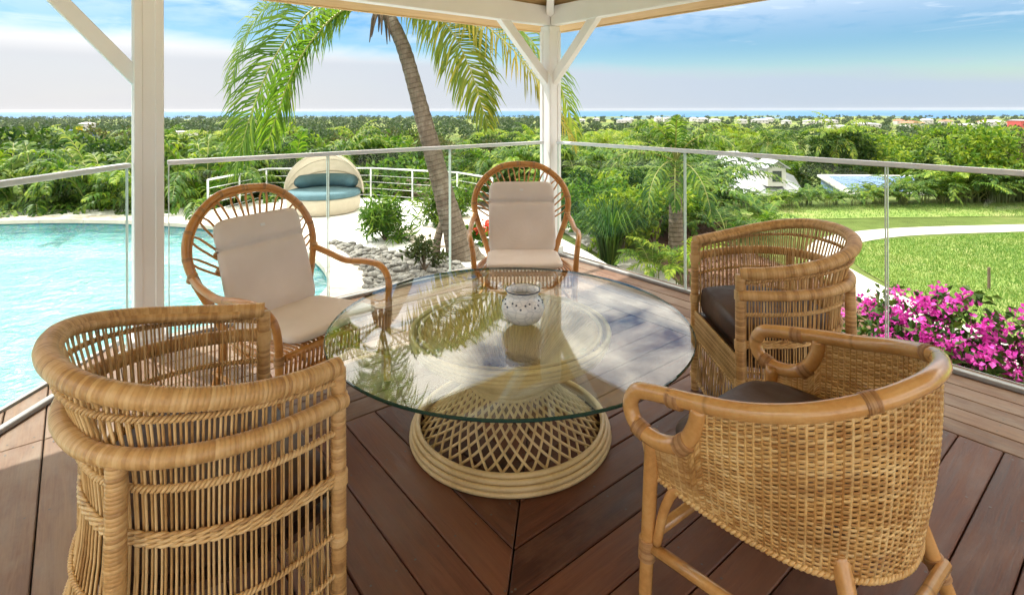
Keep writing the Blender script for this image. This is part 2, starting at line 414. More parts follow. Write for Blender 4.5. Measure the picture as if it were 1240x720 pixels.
# more materials of the setting
def m_ground():
    t = NT('garden_ground'); v = t.tc.outputs['Object']
    big = t.noise(v, 0.012, 5, 0.6); mid = t.noise(v, 0.25, 5, 0.6); fine = t.noise(v, 3.0, 5, 0.6)
    near = t.ramp(t.math('ADD', t.math('MULTIPLY', mid, 0.6), t.math('MULTIPLY', fine, 0.4)), [(0.3, (0.05, 0.07, 0.015)), (0.5, (0.085, 0.12, 0.028)), (0.7, (0.16, 0.16, 0.06))])
    far = t.ramp(t.math('ADD', t.math('MULTIPLY', big, 0.8), t.math('MULTIPLY', mid, 0.2)), [(0.35, (0.045, 0.085, 0.022)), (0.5, (0.12, 0.16, 0.04)), (0.62, (0.20, 0.21, 0.07))])
    sep = t.n('ShaderNodeSeparateXYZ'); t.put(sep.inputs[0], v)
    f = t.math('DIVIDE', t.math('SUBTRACT', sep.outputs[1], 60.0), 80.0, True)
    return t.end(t.bsdf(t.mix(f, near, far), 0.95, t.bump(fine, 0.4, 0.03), 0.1))
def m_lawn():
    t = NT('lawn_soil'); v = t.tc.outputs['Object']
    a = t.noise(v, 0.9, 6, 0.65); b = t.noise(v, 9, 4)
    col = t.ramp(t.math('ADD', t.math('MULTIPLY', a, 0.7), t.math('MULTIPLY', b, 0.3)), [(0.3, (0.10, 0.17, 0.04)), (0.5, (0.17, 0.23, 0.06)), (0.68, (0.30, 0.28, 0.13))])
    return t.end(t.bsdf(col, 0.9, t.bump(b, 0.5, 0.02), 0.1))
def m_water():
    t = NT('pool_water'); v = t.tc.outputs['Object']
    w1 = t.noise(t.map(v, (1.0, 1.3, 1)), 2.3, 4, 0.55, 0.9); w2 = t.noise(t.map(v, (1.0, 1.3, 1)), 9.0, 3, 0.5, 0.8)
    h = t.math('ADD', t.math('MULTIPLY', w1, 1.0), t.math('MULTIPLY', w2, 0.30))
    nm = t.bump(h, 0.8, 0.11)
    fr = t.n('ShaderNodeFresnel'); fr.inputs['IOR'].default_value = 1.33; t.put(fr.inputs['Normal'], nm)
    g = t.n('ShaderNodeBsdfGlossy'); g.inputs['Roughness'].default_value = 0.03; t.put(g.inputs['Normal'], nm)
    a = t.n('ShaderNodeBsdfTransparent'); a.inputs[0].default_value = (0.80, 0.98, 0.97, 1)
    mx = t.n('ShaderNodeMixShader'); t.put(mx.inputs[0], t.math('MULTIPLY', fr.outputs[0], 0.24)); t.L.new(a.outputs[0], mx.inputs[1]); t.L.new(g.outputs[0], mx.inputs[2])
    return t.end(mx.outputs[0])
def m_poolshell():
    t = NT('pool_mosaic_caustics'); v = t.tc.outputs['Object']
    a = t.noise(v, 1.1, 4, 0.6)
    ripple_light = t.voro(t.mix(0.25, v, t.n('ShaderNodeTexNoise').outputs['Color']), 3.0, 'SMOOTH_F1')  # rippled light of the water, painted into the floor colour as a network
    wh = t.voro(v, 26, 'F1', 'Color')
    col = t.ramp(t.math('ADD', t.math('MULTIPLY', a, 0.5), t.math('MULTIPLY', ripple_light, 0.55)), [(0.25, (0.008, 0.115, 0.13)), (0.5, (0.025, 0.18, 0.195)), (0.75, (0.095, 0.30, 0.305))])
    col = t.mix(0.10, col, wh)
    return t.end(t.bsdf(col, 0.5))
def m_sea():
    t = NT('sea_water'); v = t.tc.outputs['Object']
    f = t.noise(t.map(v, (0.3, 1, 1)), 0.0012, 4)
    col = t.ramp(f, [(0.35, (0.012, 0.085, 0.20)), (0.65, (0.025, 0.13, 0.26))])
    return t.end(t.bsdf(col, 0.45, t.bump(t.noise(v, 0.05, 3), 0.4, 1.0), 0.08))
M['ground'] = m_ground(); M['lawn'] = m_lawn(); M['water'] = m_water(); M['shell'] = m_poolshell(); M['sea'] = m_sea()
M['terrace'] = m_plain('white_terrace', (0.70, 0.68, 0.65), 0.75, 0.05, 2.0, 0.08, 30)
M['coping'] = m_plain('coping_stone', (0.62, 0.54, 0.45), 0.7, 0.12, 4.0, 0.15, 40)
M['paver'] = m_plain('pale_paver', (0.50, 0.43, 0.36), 0.75, 0.14, 5.0, 0.15, 40)
M['pathw'] = m_plain('white_path', (0.50, 0.475, 0.43), 0.9, 0.22, 2.2, 0.5, 45)
M['gravel'] = m_plain('white_gravel', (0.66, 0.65, 0.63), 0.9, 0.22, 45.0, 0.9, 70)
M['mulch'] = m_plain('brown_mulch', (0.13, 0.065, 0.04), 0.95, 0.5, 14.0, 1.0, 40)
M['stone'] = m_plain('grey_pebble', (0.20, 0.19, 0.175), 0.8, 0.6, 3.0, 0.25, 30)
M['pgrit'] = m_plain('dark_grit', (0.13, 0.12, 0.105), 0.95, 0.5, 30.0, 0.8, 60)
M['rock'] = m_plain('brown_boulder', (0.26, 0.20, 0.15), 0.9, 0.35, 3.0, 0.6, 12)
M['concrete'] = m_plain('deck_plinth', (0.5, 0.48, 0.45), 0.85, 0.1)

# ------------------------------------------------------------------ terrain, sea
SEA_Z = -28.0
def ground_z(x, y):
    x = np.asarray(x, float); y = np.asarray(y, float)
    r = np.maximum(np.hypot(np.maximum(np.abs(x) - 12, 0) * 0.6, np.maximum(y, 0)) - 16, 0)
    z = -1.3 - 24 * (1 - np.exp(-r / 160)) - r / 2400 * 3.2
    left = np.clip((-0.4 - x) / 1.2, 0, 1) * np.clip((15.5 - y) / 1.5, 0, 1)
    z = z - left * 1.5
    z = z + np.where(r > 60, np.sin(x * 0.013) * np.cos(y * 0.011) * 0.9, 0)
    return z
def terrain():
    ys = np.concatenate([np.linspace(-60, -4, 8), np.linspace(-2, 20, 45), 20 + (np.linspace(0, 1, 46)[1:] ** 2.2) * 2700])
    xs = np.concatenate([-20 - (np.linspace(1, 0, 34)[:-1] ** 2.0) * 3400, np.linspace(-20, 20, 81), 20 + (np.linspace(0, 1, 34)[1:] ** 2.0) * 3400])
    Xg, Yg = np.meshgrid(xs, ys); Z = ground_z(Xg, Yg)
    V = np.stack([Xg, Yg, Z], -1).reshape(-1, 3); nx = len(xs); ny = len(ys)
    i = np.arange(ny - 1)[:, None]; k = np.arange(nx - 1)[None, :]
    F = np.stack([i * nx + k, i * nx + k + 1, (i + 1) * nx + k + 1, (i + 1) * nx + k], -1).reshape(-1, 4)
    b = MB(); b.add(V, F); tag(b.build('ground', M['ground'], fix=False), 'green hillside and coastal plain falling away to the sea', 'ground', kind='structure')
terrain()
b = MB(); b.add([(-10000, 300, SEA_Z), (10000, 300, SEA_Z), (10000, 9000, SEA_Z), (-10000, 9000, SEA_Z)], [(0, 1, 2, 3)])
tag(b.build('sea', M['sea'], fix=False), 'deep blue sea along the horizon', 'sea', kind='structure')

# ------------------------------------------------------------------ pool and its terrace
from mathutils.geometry import tessellate_polygon
POOL = catmull([(-15, 10.9), (-11, 11.75), (-9, 11.8), (-7.3, 11.5), (-5.6, 10.95), (-4.3, 10.2), (-3.45, 9.15), (-2.8, 8.15), (-2.47, 7.3), (-2.5, 6.4),
                (-2.75, 5.5), (-3.0, 4.4), (-3.05, 2), (-3.3, -1.5), (-9, -3), (-15, -1.5), (-17, 4)], 150, True)
def offset_ring(P, o):
    T = nrm(np.roll(P, -1, 0) - np.roll(P, 1, 0)); Nn = np.stack([-T[:, 1], T[:, 0]], 1)
    return P + Nn * o
if np.sum(POOL[:, 0] * np.roll(POOL[:, 1], -1) - np.roll(POOL[:, 0], -1) * POOL[:, 1]) > 0: POOL = POOL[::-1].copy()
OUTC = offset_ring(POOL, 0.46)
TER = -1.0
def poly_sheet(mb, outer, holes, z):
    rings = [[Vector((p[0], p[1], 0)) for p in outer]] + [[Vector((p[0], p[1], 0)) for p in h] for h in holes]
    tri = tessellate_polygon(rings); pts = [(v.x, v.y, z) for r in rings for v in r]
    mb.add(pts, [tuple(t) for t in tri])
terr_outer = [(-20, 12.3), (-12, 13.0), (-8.6, 13.2), (-7.0, 13.4), (-6.7, 14.5), (-3.7, 14.7), (-1.3, 13.6), (-0.1, 12.3), (0.75, 10.5), (1.3, 9.0), (1.8, 7.2), (2.3, 5.6), (2.0, 4.5), (0.3, 4.2), (-2.0, 2.4), (-2.2, -3), (-8, -5), (-20, -4)]
b = MB(); poly_sheet(b, terr_outer, [OUTC[::2]], TER)
n = len(terr_outer)
b.add([(p[0], p[1], z) for p in terr_outer for z in (TER, -3.0)], [(2 * i, 2 * i + 1, 2 * ((i + 1) % n) + 1, 2 * ((i + 1) % n)) for i in range(n)])
terrace = tag(b.build('pool_terrace', M['terrace'], smooth=False), 'sun bleached white terrace around the curved pool', 'terrace', kind='structure')
# basin
b = MB(); nP = len(POOL)
Q = offset_ring(POOL, 0.01); deep = offset_ring(POOL, -0.9)
V = [(p[0], p[1], TER - 0.01) for p in Q] + [(p[0], p[1], -1.22) for p in offset_ring(POOL, -0.03)] + [(p[0], p[1], -1.55) for p in deep]
b.add(V, [(k * nP + i, k * nP + (i + 1) % nP, k * nP + nP + (i + 1) % nP, k * nP + nP + i) for k in (0, 1) for i in range(nP)])
poly_sheet(b, deep, [], -1.55)
pool = thing('swimming_pool', 'curved turquoise swimming pool with pale stone coping below the deck', 'swimming pool')
b.build('pool_shell', M['shell'], pool)
b = MB(); poly_sheet(b, offset_ring(POOL, 0.005), [], TER - 0.09); wat = b.build('pool_water', M['water'], pool, fix=False)
# coping stones, each one laid along the edge
k = 0
while k < nP:
    w = 3 if k % 6 else 3
    idx = [(k + j) % nP for j in range(w + 1)]
    inn = offset_ring(POOL, -0.03)[idx]; ou = OUTC[idx]
    sh = 0.006
    inn[0] += (inn[1] - inn[0]) * sh * 3; ou[0] += (ou[1] - ou[0]) * sh * 3; inn[-1] -= (inn[-1] - inn[-2]) * sh * 3; ou[-1] -= (ou[-1] - ou[-2]) * sh * 3
    poly = np.vstack([inn, ou[::-1]])
    if poly[:, 1].max() > 4.2:
        b = MB(); b.prism(poly, TER - 0.06, TER + 0.018 + random.uniform(-0.002, 0.002)); b.build('coping_stone', M['coping'], pool, smooth=False)
    k += w

# white gravel, pebbles, pavers on the terrace
def sheet(name, pts, z, mat, label, cat, th=0.0, n=40, curve=True):
    P = catmull(pts, n, True) if curve else np.asarray(pts, float)
    b = MB(); poly_sheet(b, P, [], z)
    if th: 
        m = len(P); b.add([(p[0], p[1], q) for p in P for q in (z, z - th)], [(2 * i, 2 * i + 1, 2 * ((i + 1) % m) + 1, 2 * ((i + 1) % m)) for i in range(m)])
    return tag(b.build(name, mat, smooth=False, fix=True), label, cat, kind='structure')
grav_pts = [at(*p, TER)[:2] for p in [(396, 296), (430, 284), (470, 276), (520, 283), (560, 290), (600, 300), (640, 305)]] + [(0.6, 6.5), (-0.6, 5.3), (-1.7, 6.0)]
gravel = sheet('gravel_bed', grav_pts, TER + 0.012, M['gravel'], 'white gravel bed around the palm trunk', 'gravel')
b = MB()
for q in [[(474, 279), (520, 276), (556, 297), (512, 303)], [(520, 262), (565, 262), (590, 282), (545, 286)]]:
    pp = [at(*p, TER)[:2] for p in q]
    o = MB(); o.prism(pp, TER + 0.01, TER + 0.05); tag(o.build('stepping_slab', M['paver'], smooth=False), 'flat pale slab set in the gravel beside the palm' if q[0][0] < 500 else 'flat pale slab between the palm and the cable railing', 'paving slab')
def pebble_mesh(seed):
    bm = bmesh.new(); bmesh.ops.create_icosphere(bm, subdivisions=2, radius=1.0); r = random.Random(seed)
    a = [Vector((r.gauss(0, 1), r.gauss(0, 1), r.gauss(0, 1))).normalized() for _ in range(5)]
    for v in bm.verts:
        k = 1.0
        for q in a: k -= 0.16 * max(0, v.co.dot(q)) ** 2
        v.co = v.co * k; v.co.z *= 0.55; v.co.x *= 1.15
    for f in bm.faces: f.smooth = True
    me = bpy.data.meshes.new('stone'); bm.to_mesh(me); bm.free(); me.materials.append(M['stone']); return me
PEB = [pebble_mesh(i) for i in range(7)]
pb = sheet('pebble_bed', [at(*p, TER)[:2] for p in [(398, 292), (430, 296), (470, 304), (520, 306), (548, 312)]] + [(-0.3, 6.9), (-0.9, 5.8), (-1.8, 6.3), (-1.9, 7.2)], TER + 0.016, M['pgrit'], 'bed of loose grey pebbles along the pool coping', 'pebble bed')
def in_poly(p, poly):
    c = False; j = len(poly) - 1
    for i in range(len(poly)):
        if (poly[i][1] > p[1]) != (poly[j][1] > p[1]) and p[0] < (poly[j][0] - poly[i][0]) * (p[1] - poly[i][1]) / (poly[j][1] - poly[i][1] + 1e-12) + poly[i][0]: c = not c
        j = i
    return c
pbpoly = [tuple(at(*p, TER)[:2]) for p in [(398, 291), (430, 296), (470, 304), (520, 306), (548, 312)]] + [(-0.3, 6.9), (-0.9, 5.8), (-1.8, 6.3), (-1.95, 7.2)]
cnt = 0; tries = 0; placed = []
while cnt < 285 and tries < 20000:
    tries += 1
    p = (random.uniform(-3.6, -0.2), random.uniform(5.8, 10.2))
    if not in_poly(p, pbpoly) or in_poly(p, OUTC): continue
    r = random.uniform(0.04, 0.095)
    if any((p[0] - q[0]) ** 2 + (p[1] - q[1]) ** 2 < (0.72 * (r + q[2])) ** 2 for q in placed): continue
    placed.append((*p, r))
    s = obj('stone', PEB[cnt % 7], pb); s.location = (p[0], p[1], TER + r * 0.42); s.scale = (r, r * random.uniform(.7, 1), r * random.uniform(.8, 1.2))
    s.rotation_euler = (random.uniform(-.3, .3), random.uniform(-.3, .3), random.uniform(0, 6.28)); cnt += 1
b = MB()   # the small chips between
tet = np.array([[1, 0, -.3], [-.5, .87, -.3], [-.5, -.87, -.3], [0, 0, .7]])
for poly, num, lo, hi in ((pbpoly, 1500, .015, .04),):
    for _ in range(num):
        p = (random.uniform(-3.6, -0.2), random.uniform(5.8, 10.2))
        if not in_poly(p, poly) or in_poly(p, OUTC): continue
        r = random.uniform(lo, hi); a = random.uniform(0, 6.28); c, s_ = math.cos(a), math.sin(a)
        V = tet * np.array([r, r * .8, r * .8]); V = V @ np.array([[c, s_, 0], [-s_, c, 0], [0, 0, 1]]) + np.array([p[0], p[1], TER + .025])
        b.add(V, [(0, 1, 2), (0, 3, 1), (1, 3, 2), (2, 3, 0)])
o = b.build('stone_chips', M['stone'], pb, smooth=False); o['kind'] = 'stuff'

# ------------------------------------------------------------------ deck: board axes d (along the pool side) and n (outwards)
D2 = np.array([0.777, 0.63]); D2 /= np.linalg.norm(D2); N2 = np.array([-D2[1], D2[0]])
def ab(a, bb, z=None):
    p = a * D2 + bb * N2
    return (p[0], p[1]) if z is None else (p[0], p[1], z)
A_A, A_B, B_R = 0.345, 3.63, 3.88
def clip(poly, nx, ny, c):
    out = []
    for i in range(len(poly)):
        p, q = poly[i], poly[(i + 1) % len(poly)]
        dp, dq = nx * p[0] + ny * p[1] - c, nx * q[0] + ny * q[1] - c
        if dp <= 0: out.append(p)
        if (dp < 0 < dq) or (dq < 0 < dp):
            t = dp / (dp - dq); out.append((p[0] + t * (q[0] - p[0]), p[1] + t * (q[1] - p[1])))
    return out
DECK = [(-6, -6), (8, -6), (8, 8), (-6, 8)]
DECK = clip(DECK, 0, 1, 3.98); DECK = clip(DECK, 1, 0, 3.74)
DECK = clip(DECK, -D2[0], -N2[0], 2.37)        # X >= -2.37
DECK = clip(DECK, -D2[1], -N2[1], 1.2)         # Y >= -1.2
reflector = MB(); reflector.prism([(-2.35, -1.25), (-2.35, -16), (14, -16), (14, -1.25)], -2.0, -0.16); tag(reflector.build('paved_reflector', M['terrace'], smooth=False), 'pale slab added behind the deck to bounce light', 'bounce slab', kind='structure')  # unseen pale slab, added to bounce fill light onto the chairs
deck = thing('floor', 'brown hardwood deck with boards laid in a chevron', 'deck'); deck['kind'] = 'structure'
SCREW = MB()
def screws(poly, along):
    P = np.array(poly); c = P.mean(0); ax = 0 if along == 'a' else 1
    lo, hi = P[:, ax].min(), P[:, ax].max(); w0, w1 = P[:, 1 - ax].min(), P[:, 1 - ax].max()
    ts = list(np.arange(math.ceil((lo + .05) / .5) * .5, hi - .04, .5)) + [lo + .04, hi - .04]
    for t in ts:
        for w in (w0 + .03, w1 - .03):
            q = (t, w) if ax == 0 else (w, t)
            if not in_poly(q, poly): continue
            x, y = ab(*q)
            if math.hypot(x, y) > 4.5 or y < .6: continue
            an = np.arange(6) * 1.047
            SCREW.add(np.c_[x + .0042 * np.cos(an), y + .0042 * np.sin(an), np.full(6, .0012)], [tuple(range(6))])
def plank(poly, along, mat):
    if len(poly) < 3: return
    P = np.array(poly); 
    area = abs(np.sum(P[:, 0] * np.roll(P[:, 1], -1) - np.roll(P[:, 0], -1) * P[:, 1])) / 2
    if area < 0.004: return
    c = P.mean(0); ext = P.max(0) - P.min(0)
    top = c + (P - c) * (1 - 0.007 / np.maximum(ext, 0.02))
    W = np.array([ab(*p) for p in P]); Wt = np.array([ab(*p) for p in top]); n = len(P)
    jz = random.uniform(-.0012, .0006)
    V = np.vstack([np.c_[W, np.full(n, -.032)], np.c_[W, np.full(n, -.0035 + jz)], np.c_[Wt, np.full(n, jz)]])
    F = [tuple(range(n))[::-1], tuple(range(2 * n, 3 * n))]
    for k in (0, n): F += [(k + i, k + (i + 1) % n, k + n + (i + 1) % n, k + n + i) for i in range(n)]
    L = P if along == 'a' else P[:, ::-1]
    b = MB(); b.add(V, F, np.vstack([L, L, L])); b.build('plank', mat, deck, smooth=False)
    screws(poly, along)
def strips(region, along, start, width, mat, gap=0.005, cut=None):
    lo = min(p[1 if along == 'a' else 0] for p in region); hi = max(p[1 if along == 'a' else 0] for p in region)
    k = math.floor((lo - start) / width)
    while start + k * width < hi:
        s0, s1 = start + k * width + gap / 2, start + (k + 1) * width - gap / 2
        if along == 'a': q = clip(clip(region, 0, -1, -s0), 0, 1, s1)
        else: q = clip(clip(region, -1, 0, -s0), 1, 0, s1)
        if len(q) >= 3:
            if cut is None: plank(q, along, mat)
            else:
                if along == 'a': plank(clip(q, 1, 0, cut - gap / 2), along, mat); plank(clip(q, -1, 0, -cut - gap / 2), along, mat)
                else: plank(clip(q, 0, 1, cut - gap / 2), along, mat); plank(clip(q, 0, -1, -cut - gap / 2), along, mat)
        k += 1
g = 0.003
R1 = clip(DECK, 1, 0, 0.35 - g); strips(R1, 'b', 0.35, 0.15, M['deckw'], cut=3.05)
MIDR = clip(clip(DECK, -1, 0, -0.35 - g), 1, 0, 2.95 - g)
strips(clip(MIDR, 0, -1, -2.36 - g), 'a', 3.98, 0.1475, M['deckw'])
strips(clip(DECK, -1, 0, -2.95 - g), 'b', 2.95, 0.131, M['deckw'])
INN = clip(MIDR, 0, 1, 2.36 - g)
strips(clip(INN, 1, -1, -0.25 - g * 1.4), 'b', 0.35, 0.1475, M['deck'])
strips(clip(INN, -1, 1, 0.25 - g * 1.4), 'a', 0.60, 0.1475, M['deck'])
o = SCREW.build('screw_heads', M['screw'], deck, smooth=False, fix=False); o['kind'] = 'stuff'
b = MB(); W = [ab(*p) for p in clip(clip(DECK, 0, 1, 3.95), 1, 0, 3.71)]
b.prism(W, -0.20, -0.034); b.build('joist_layer', M['joist'], deck, smooth=False)
b = MB(); W = [ab(*p) for p in clip(clip(DECK, 0, 1, 3.90), 1, 0, 3.66)]
b.prism(W, -1.9, -0.20); b.build('plinth', M['concrete'], deck, smooth=False)
b = MB()
P = ab(-0.2, 3.99), ab(3.76, 3.99), ab(3.76, -4.0)
def wall_strip(mb, p, q, z0, z1, th):
    p = np.array(p); q = np.array(q); t = nrm(q - p); nn = np.array([t[1], -t[0]]) * th / 2
    mb.prism([p + nn, q + nn, q - nn, p - nn], z0, z1)
wall_strip(b, ab(0.28, 3.995), ab(3.76, 3.995), -0.2, -0.006, 0.022); wall_strip(b, ab(3.752, 3.98), ab(3.752, -4.0), -0.2, -0.006, 0.022)
wall_strip(b, (-2.383, 3.3), (-2.383, -1.2), -0.2, 0.012, 0.022)
b.build('edge_board', M['chan'], deck, smooth=False)

# ------------------------------------------------------------------ pavilion: pillars, beams, braces, roof
DIRM = np.array([[D2[0], N2[0], 0], [D2[1], N2[1], 0], [0, 0, 1.0]])
pav = thing('garden_pavilion', 'open white timber pavilion with pine soffit roof over the deck', 'pavilion')
def pillar(a, bb):
    b = MB(); b.box((*ab(a, bb), 1.10), (0.135, 0.135, 2.21), DIRM, ch=0.004)
    for sx in (-1, 1):
        for sy in (-1, 1):
            b.box((*ab(a + sx * .052, bb + sy * .052), 1.08), (0.046, 0.046, 2.165), DIRM, ch=0.006)
    o = b.build('pillar', M['white'], pav, smooth=False)
    f = MB(); f.box((*ab(a, bb), 0.035), (0.185, 0.185, 0.07), DIRM, ch=0.008); f.build('plinth_block', M['white'], o, smooth=False)
pillar(A_A, B_R); pillar(A_B, B_R)
BZ0, BZ1 = 2.21, 2.395
def beam(a0, b0, a1, b1):
    ca, cb = (a0 + a1) / 2, (b0 + b1) / 2
    b = MB(); b.box((*ab(ca, cb), (BZ0 + BZ1) / 2), (abs(a1 - a0) + 0.09, abs(b1 - b0) + 0.09, BZ1 - BZ0), DIRM, ch=0.005)
    b.build('beam', M['white'], pav, smooth=False)
beam(-2.3, B_R, A_B, B_R); beam(A_B, B_R - 0.1, A_B, -2.3)
def bar(mb, p, q, w, h, up=(0, 0, 1), ch=0.004):
    p = np.array(p, float); q = np.array(q, float); t = nrm(q - p); s = nrm(np.cross(t, np.array(up, float))); u = np.cross(s, t)
    mb.box((p + q) / 2, (np.linalg.norm(q - p), w, h), np.stack([t, s, u], 1), ch=ch)
def brace(a, bb, da, db, zlow):
    b = MB(); rise = BZ0 - zlow + 0.03; run = 0.55
    bar(b, ab(a + da * 0.03, bb + db * 0.03, zlow), ab(a + da * (0.06 + run), bb + db * (0.06 + run), zlow + rise), 0.07, 0.085)
    b.build('brace', M['white'], pav, smooth=False)
brace(A_B, B_R, -1, 0, 1.66); brace(A_B, B_R, 0, -1, 1.66); brace(A_A, B_R, -1, 0, 1.56); 
# hip roof: four slopes meeting at the peak
EA0, EA1, EB0, EB1 = -2.25, 4.03, -2.5, 4.28
EZ, AZ = 2.215, 3.80
apex = ab((EA0 + EA1) / 2, (EB0 + EB1) / 2, AZ)
cor = [(EA0, EB0), (EA1, EB0), (EA1, EB1), (EA0, EB1)]
for i in range(4):
    p, q = ab(*cor[i], EZ), ab(*cor[(i + 1) % 4], EZ)
    b = MB(); up = np.array([0, 0, 0.05]); V = np.array([p, q, apex]); V = np.vstack([V, V + up])
    e = nrm(V[1] - V[0]); UV = np.stack([(V - V[0]) @ e, (V - V[0])[:, 2] * 2.0 + 0.1 * (V - V[0])[:, 2]], 1)
    b.add(V, [(0, 1, 2), (0, 3, 4, 1), (1, 4, 5, 2), (2, 5, 3, 0)], UV)
    rf = b.build('roof_slope', M['pine'], pav, smooth=False)
    b = MB(); pp, qq = np.array(p) + [0, 0, .03], np.array(q) + [0, 0, .03]
    bar(b, pp, qq, 0.03, 0.07); b.build('fascia', M['pine'], rf, smooth=False)
    b = MB(); ov = nrm((np.array(cor[i]) - np.array([.9, .9]))); V2 = np.array([p, q, apex]) + [0, 0, .055]; b.add(np.vstack([V2, V2 + [0, 0, .02]]), [(0, 1, 2), (3, 5, 4), (0, 3, 4, 1), (1, 4, 5, 2), (2, 5, 3, 0)])
    b.build('roof_covering', M['concrete'], rf, smooth=False)
b = MB(); c0 = np.array(ab(EA1 - .42, EB1 - .42, BZ1 - 0.06)); bar(b, c0, np.array(apex) + [0, 0, -.06], 0.07, 0.10); b.build('hip_rafter', M['white'], pav, smooth=False)

# ------------------------------------------------------------------ glass railing
RAIL_H = 1.08
def railing(name, label, pts, seams):
    """pts: start and end in plan; seams: distances of the glass joints along the run"""
    p, q = np.array(pts[0]), np.array(pts[1]); t = nrm(q - p); L = np.linalg.norm(q - p)
    root = thing(name, label, 'railing', (0, 0, 0))
    b = MB(); bar(b, (*p, RAIL_H), (*q, RAIL_H), 0.046, 0.028); b.build('top_rail', M['alu'], root, smooth=False)
    b = MB(); bar(b, (*p, 0.012), (*q, 0.012), 0.036, 0.024); b.build('base_channel', M['chan'], root, smooth=False)
    cuts = [0.0] + seams + [L]
    for i in range(len(cuts) - 1):
        s, e = p + t * (cuts[i] + .006), p + t * (cuts[i + 1] - .006)
        b = MB(); nn = np.array([t[1], -t[0]]) * .006
        b.prism([s + nn, e + nn, e - nn, s - nn], 0.026, RAIL_H - .012)
        pane = b.build('glass_panel', M['pane'], root, smooth=False)
        for w in (s, e):
            b = MB(); bar(b, (*w, .028), (*w, RAIL_H - .013), .0128, .005, up=(t[0], t[1], 0), ch=0); b.build('glass_edge', M['paneedge'], pane, smooth=False)
railing('glass_railing', 'clear glass railing between the two white pillars on the pool side', [ab(A_B - .10, B_R), ab(A_A + .10, B_R)], [1.06, 2.10])
railing('glass_railing', 'clear glass railing beside the lawn and the pink flowering bush', [ab(A_B, B_R - .10), ab(A_B, -2.5)], [1.40, 2.72, 4.05, 5.4])
railing('glass_railing', 'clear glass railing running back from one pillar above the turquoise water', [np.array(ab(A_A, B_R)) + [-0.05, -.10], (-2.24, -1.1)], [1.35, 2.7])
# ================================================================== furniture
def ridged(P, r, turn=0.0085, amp=0.13, per=5):
    """a cane wrapped with binding: returns resampled path and ridged radii"""
    P = np.asarray(P, float); s = np.concatenate([[0], np.cumsum(np.linalg.norm(np.diff(P, axis=0), axis=1))])
    n = max(8, int(s[-1] / turn * per)); q = np.linspace(0, s[-1], n)
    Q = np.stack([np.interp(q, s, P[:, k]) for k in range(3)], 1)
    ph = (q / turn) % 1.0
    rr = r * (1 - amp + amp * np.minimum(1, 2.6 * np.sin(math.pi * ph)))
    return Q, rr
def wrapped(mb, P, r, sides=12, turn=0.0085): 
    Q, rr = ridged(P, r, turn); mb.tube(Q, rr, sides)
def twist(mb, P, r, amp, pitch, strands=2, sides=5, normal=None):
    """strands twisted round a path"""
    P = np.asarray(P, float); s = np.concatenate([[0], np.cumsum(np.linalg.norm(np.diff(P, axis=0), axis=1))])
    n = max(12, int(s[-1] / pitch * 8)); q = np.linspace(0, s[-1], n)
    Q = np.stack([np.interp(q, s, P[:, k]) for k in range(3)], 1)
    T = nrm(np.gradient(Q, axis=0)); up = np.array([0, 0, 1.0]); S = nrm(np.cross(T, up)); U = np.cross(S, T)
    for k in range(strands):
        th = 2 * math.pi * (q / pitch + k / strands)
        mb.tube(Q + S * (np.cos(th) * amp)[:, None] + U * (np.sin(th) * amp)[:, None], r, sides)
def binding(mb, c, axis, r, length, turn=0.006, sides=12):
    axis = nrm(axis); c = np.asarray(c, float)
    P = np.array([c - axis * length / 2, c + axis * length / 2]); wrapped(mb, P, r, sides, turn)
def half(P):   # mirror a half outline given from the front of one side to the middle of the back
    P = np.asarray(P, float); Q = P[:-1][::-1].copy(); Q[:, 0] *= -1
    return np.vstack([P, Q])
def cushion_mesh(mb, w, d, h, puff=0.35, nx=22, ny=22, e=4.0, crease=None, sag=0.0):
    """pillow: superellipse plan, bulged faces; crease=(pos, depth) presses a seam across"""
    u = np.linspace(-1, 1, nx); v = np.linspace(-1, 1, ny)
    U, Vv = np.meshgrid(u, v)
    k = np.maximum(np.abs(U), np.abs(Vv)); ang = (np.abs(U) ** e + np.abs(Vv) ** e) ** (1 / e)
    f = np.where(ang > 0, k / np.maximum(ang, 1e-6), 1); X = U * f * w / 2; Y = Vv * f * d / 2
    edge = np.clip(1 - k ** 6, 0, 1); prof = h / 2 * (0.42 + 0.58 * (np.clip(1 - np.abs(U) ** 3.2, 0, 1) * np.clip(1 - np.abs(Vv) ** 3.2, 0, 1)) ** puff)
    prof = np.where(k > 0.999, h * 0.17, prof)
    if crease: prof = prof - crease[1] * np.exp(-((Y - crease[0]) / 0.010) ** 2) - crease[1] * .5 * np.exp(-((Y - crease[0]) / 0.03) ** 2)
    wr = (np.sin(X * 23 + Y * 9) * np.sin(Y * 17 - X * 5)) * 0.0022
    top = np.stack([X, Y, prof + wr * edge - sag * (1 - k ** 2)], -1).reshape(-1, 3); bot = np.stack([X, Y, -prof * .9], -1).reshape(-1, 3)
    i = np.arange(ny - 1)[:, None]; q = np.arange(nx - 1)[None, :]
    F = np.stack([i * nx + q, i * nx + q + 1, (i + 1) * nx + q + 1, (i + 1) * nx + q], -1).reshape(-1, 4)
    n = nx * ny; mb_v = np.vstack([top, bot]); loop = [i for i in range(nx)] + [nx * (j + 1) - 1 for j in range(1, ny)] + [n - 1 - i for i in range(1, nx)] + [n - nx - nx * j for j in range(1, ny - 1)]
    side = [(a, c2, c2 + n, a + n) for a, c2 in zip(loop, loop[1:] + loop[:1])]
    mb.add(mb_v, F); mb.f.append((F[:, ::-1] + mb.n - len(mb_v) + n, 0)); mb.f.append((np.array(side) + mb.n - len(mb_v), 0))

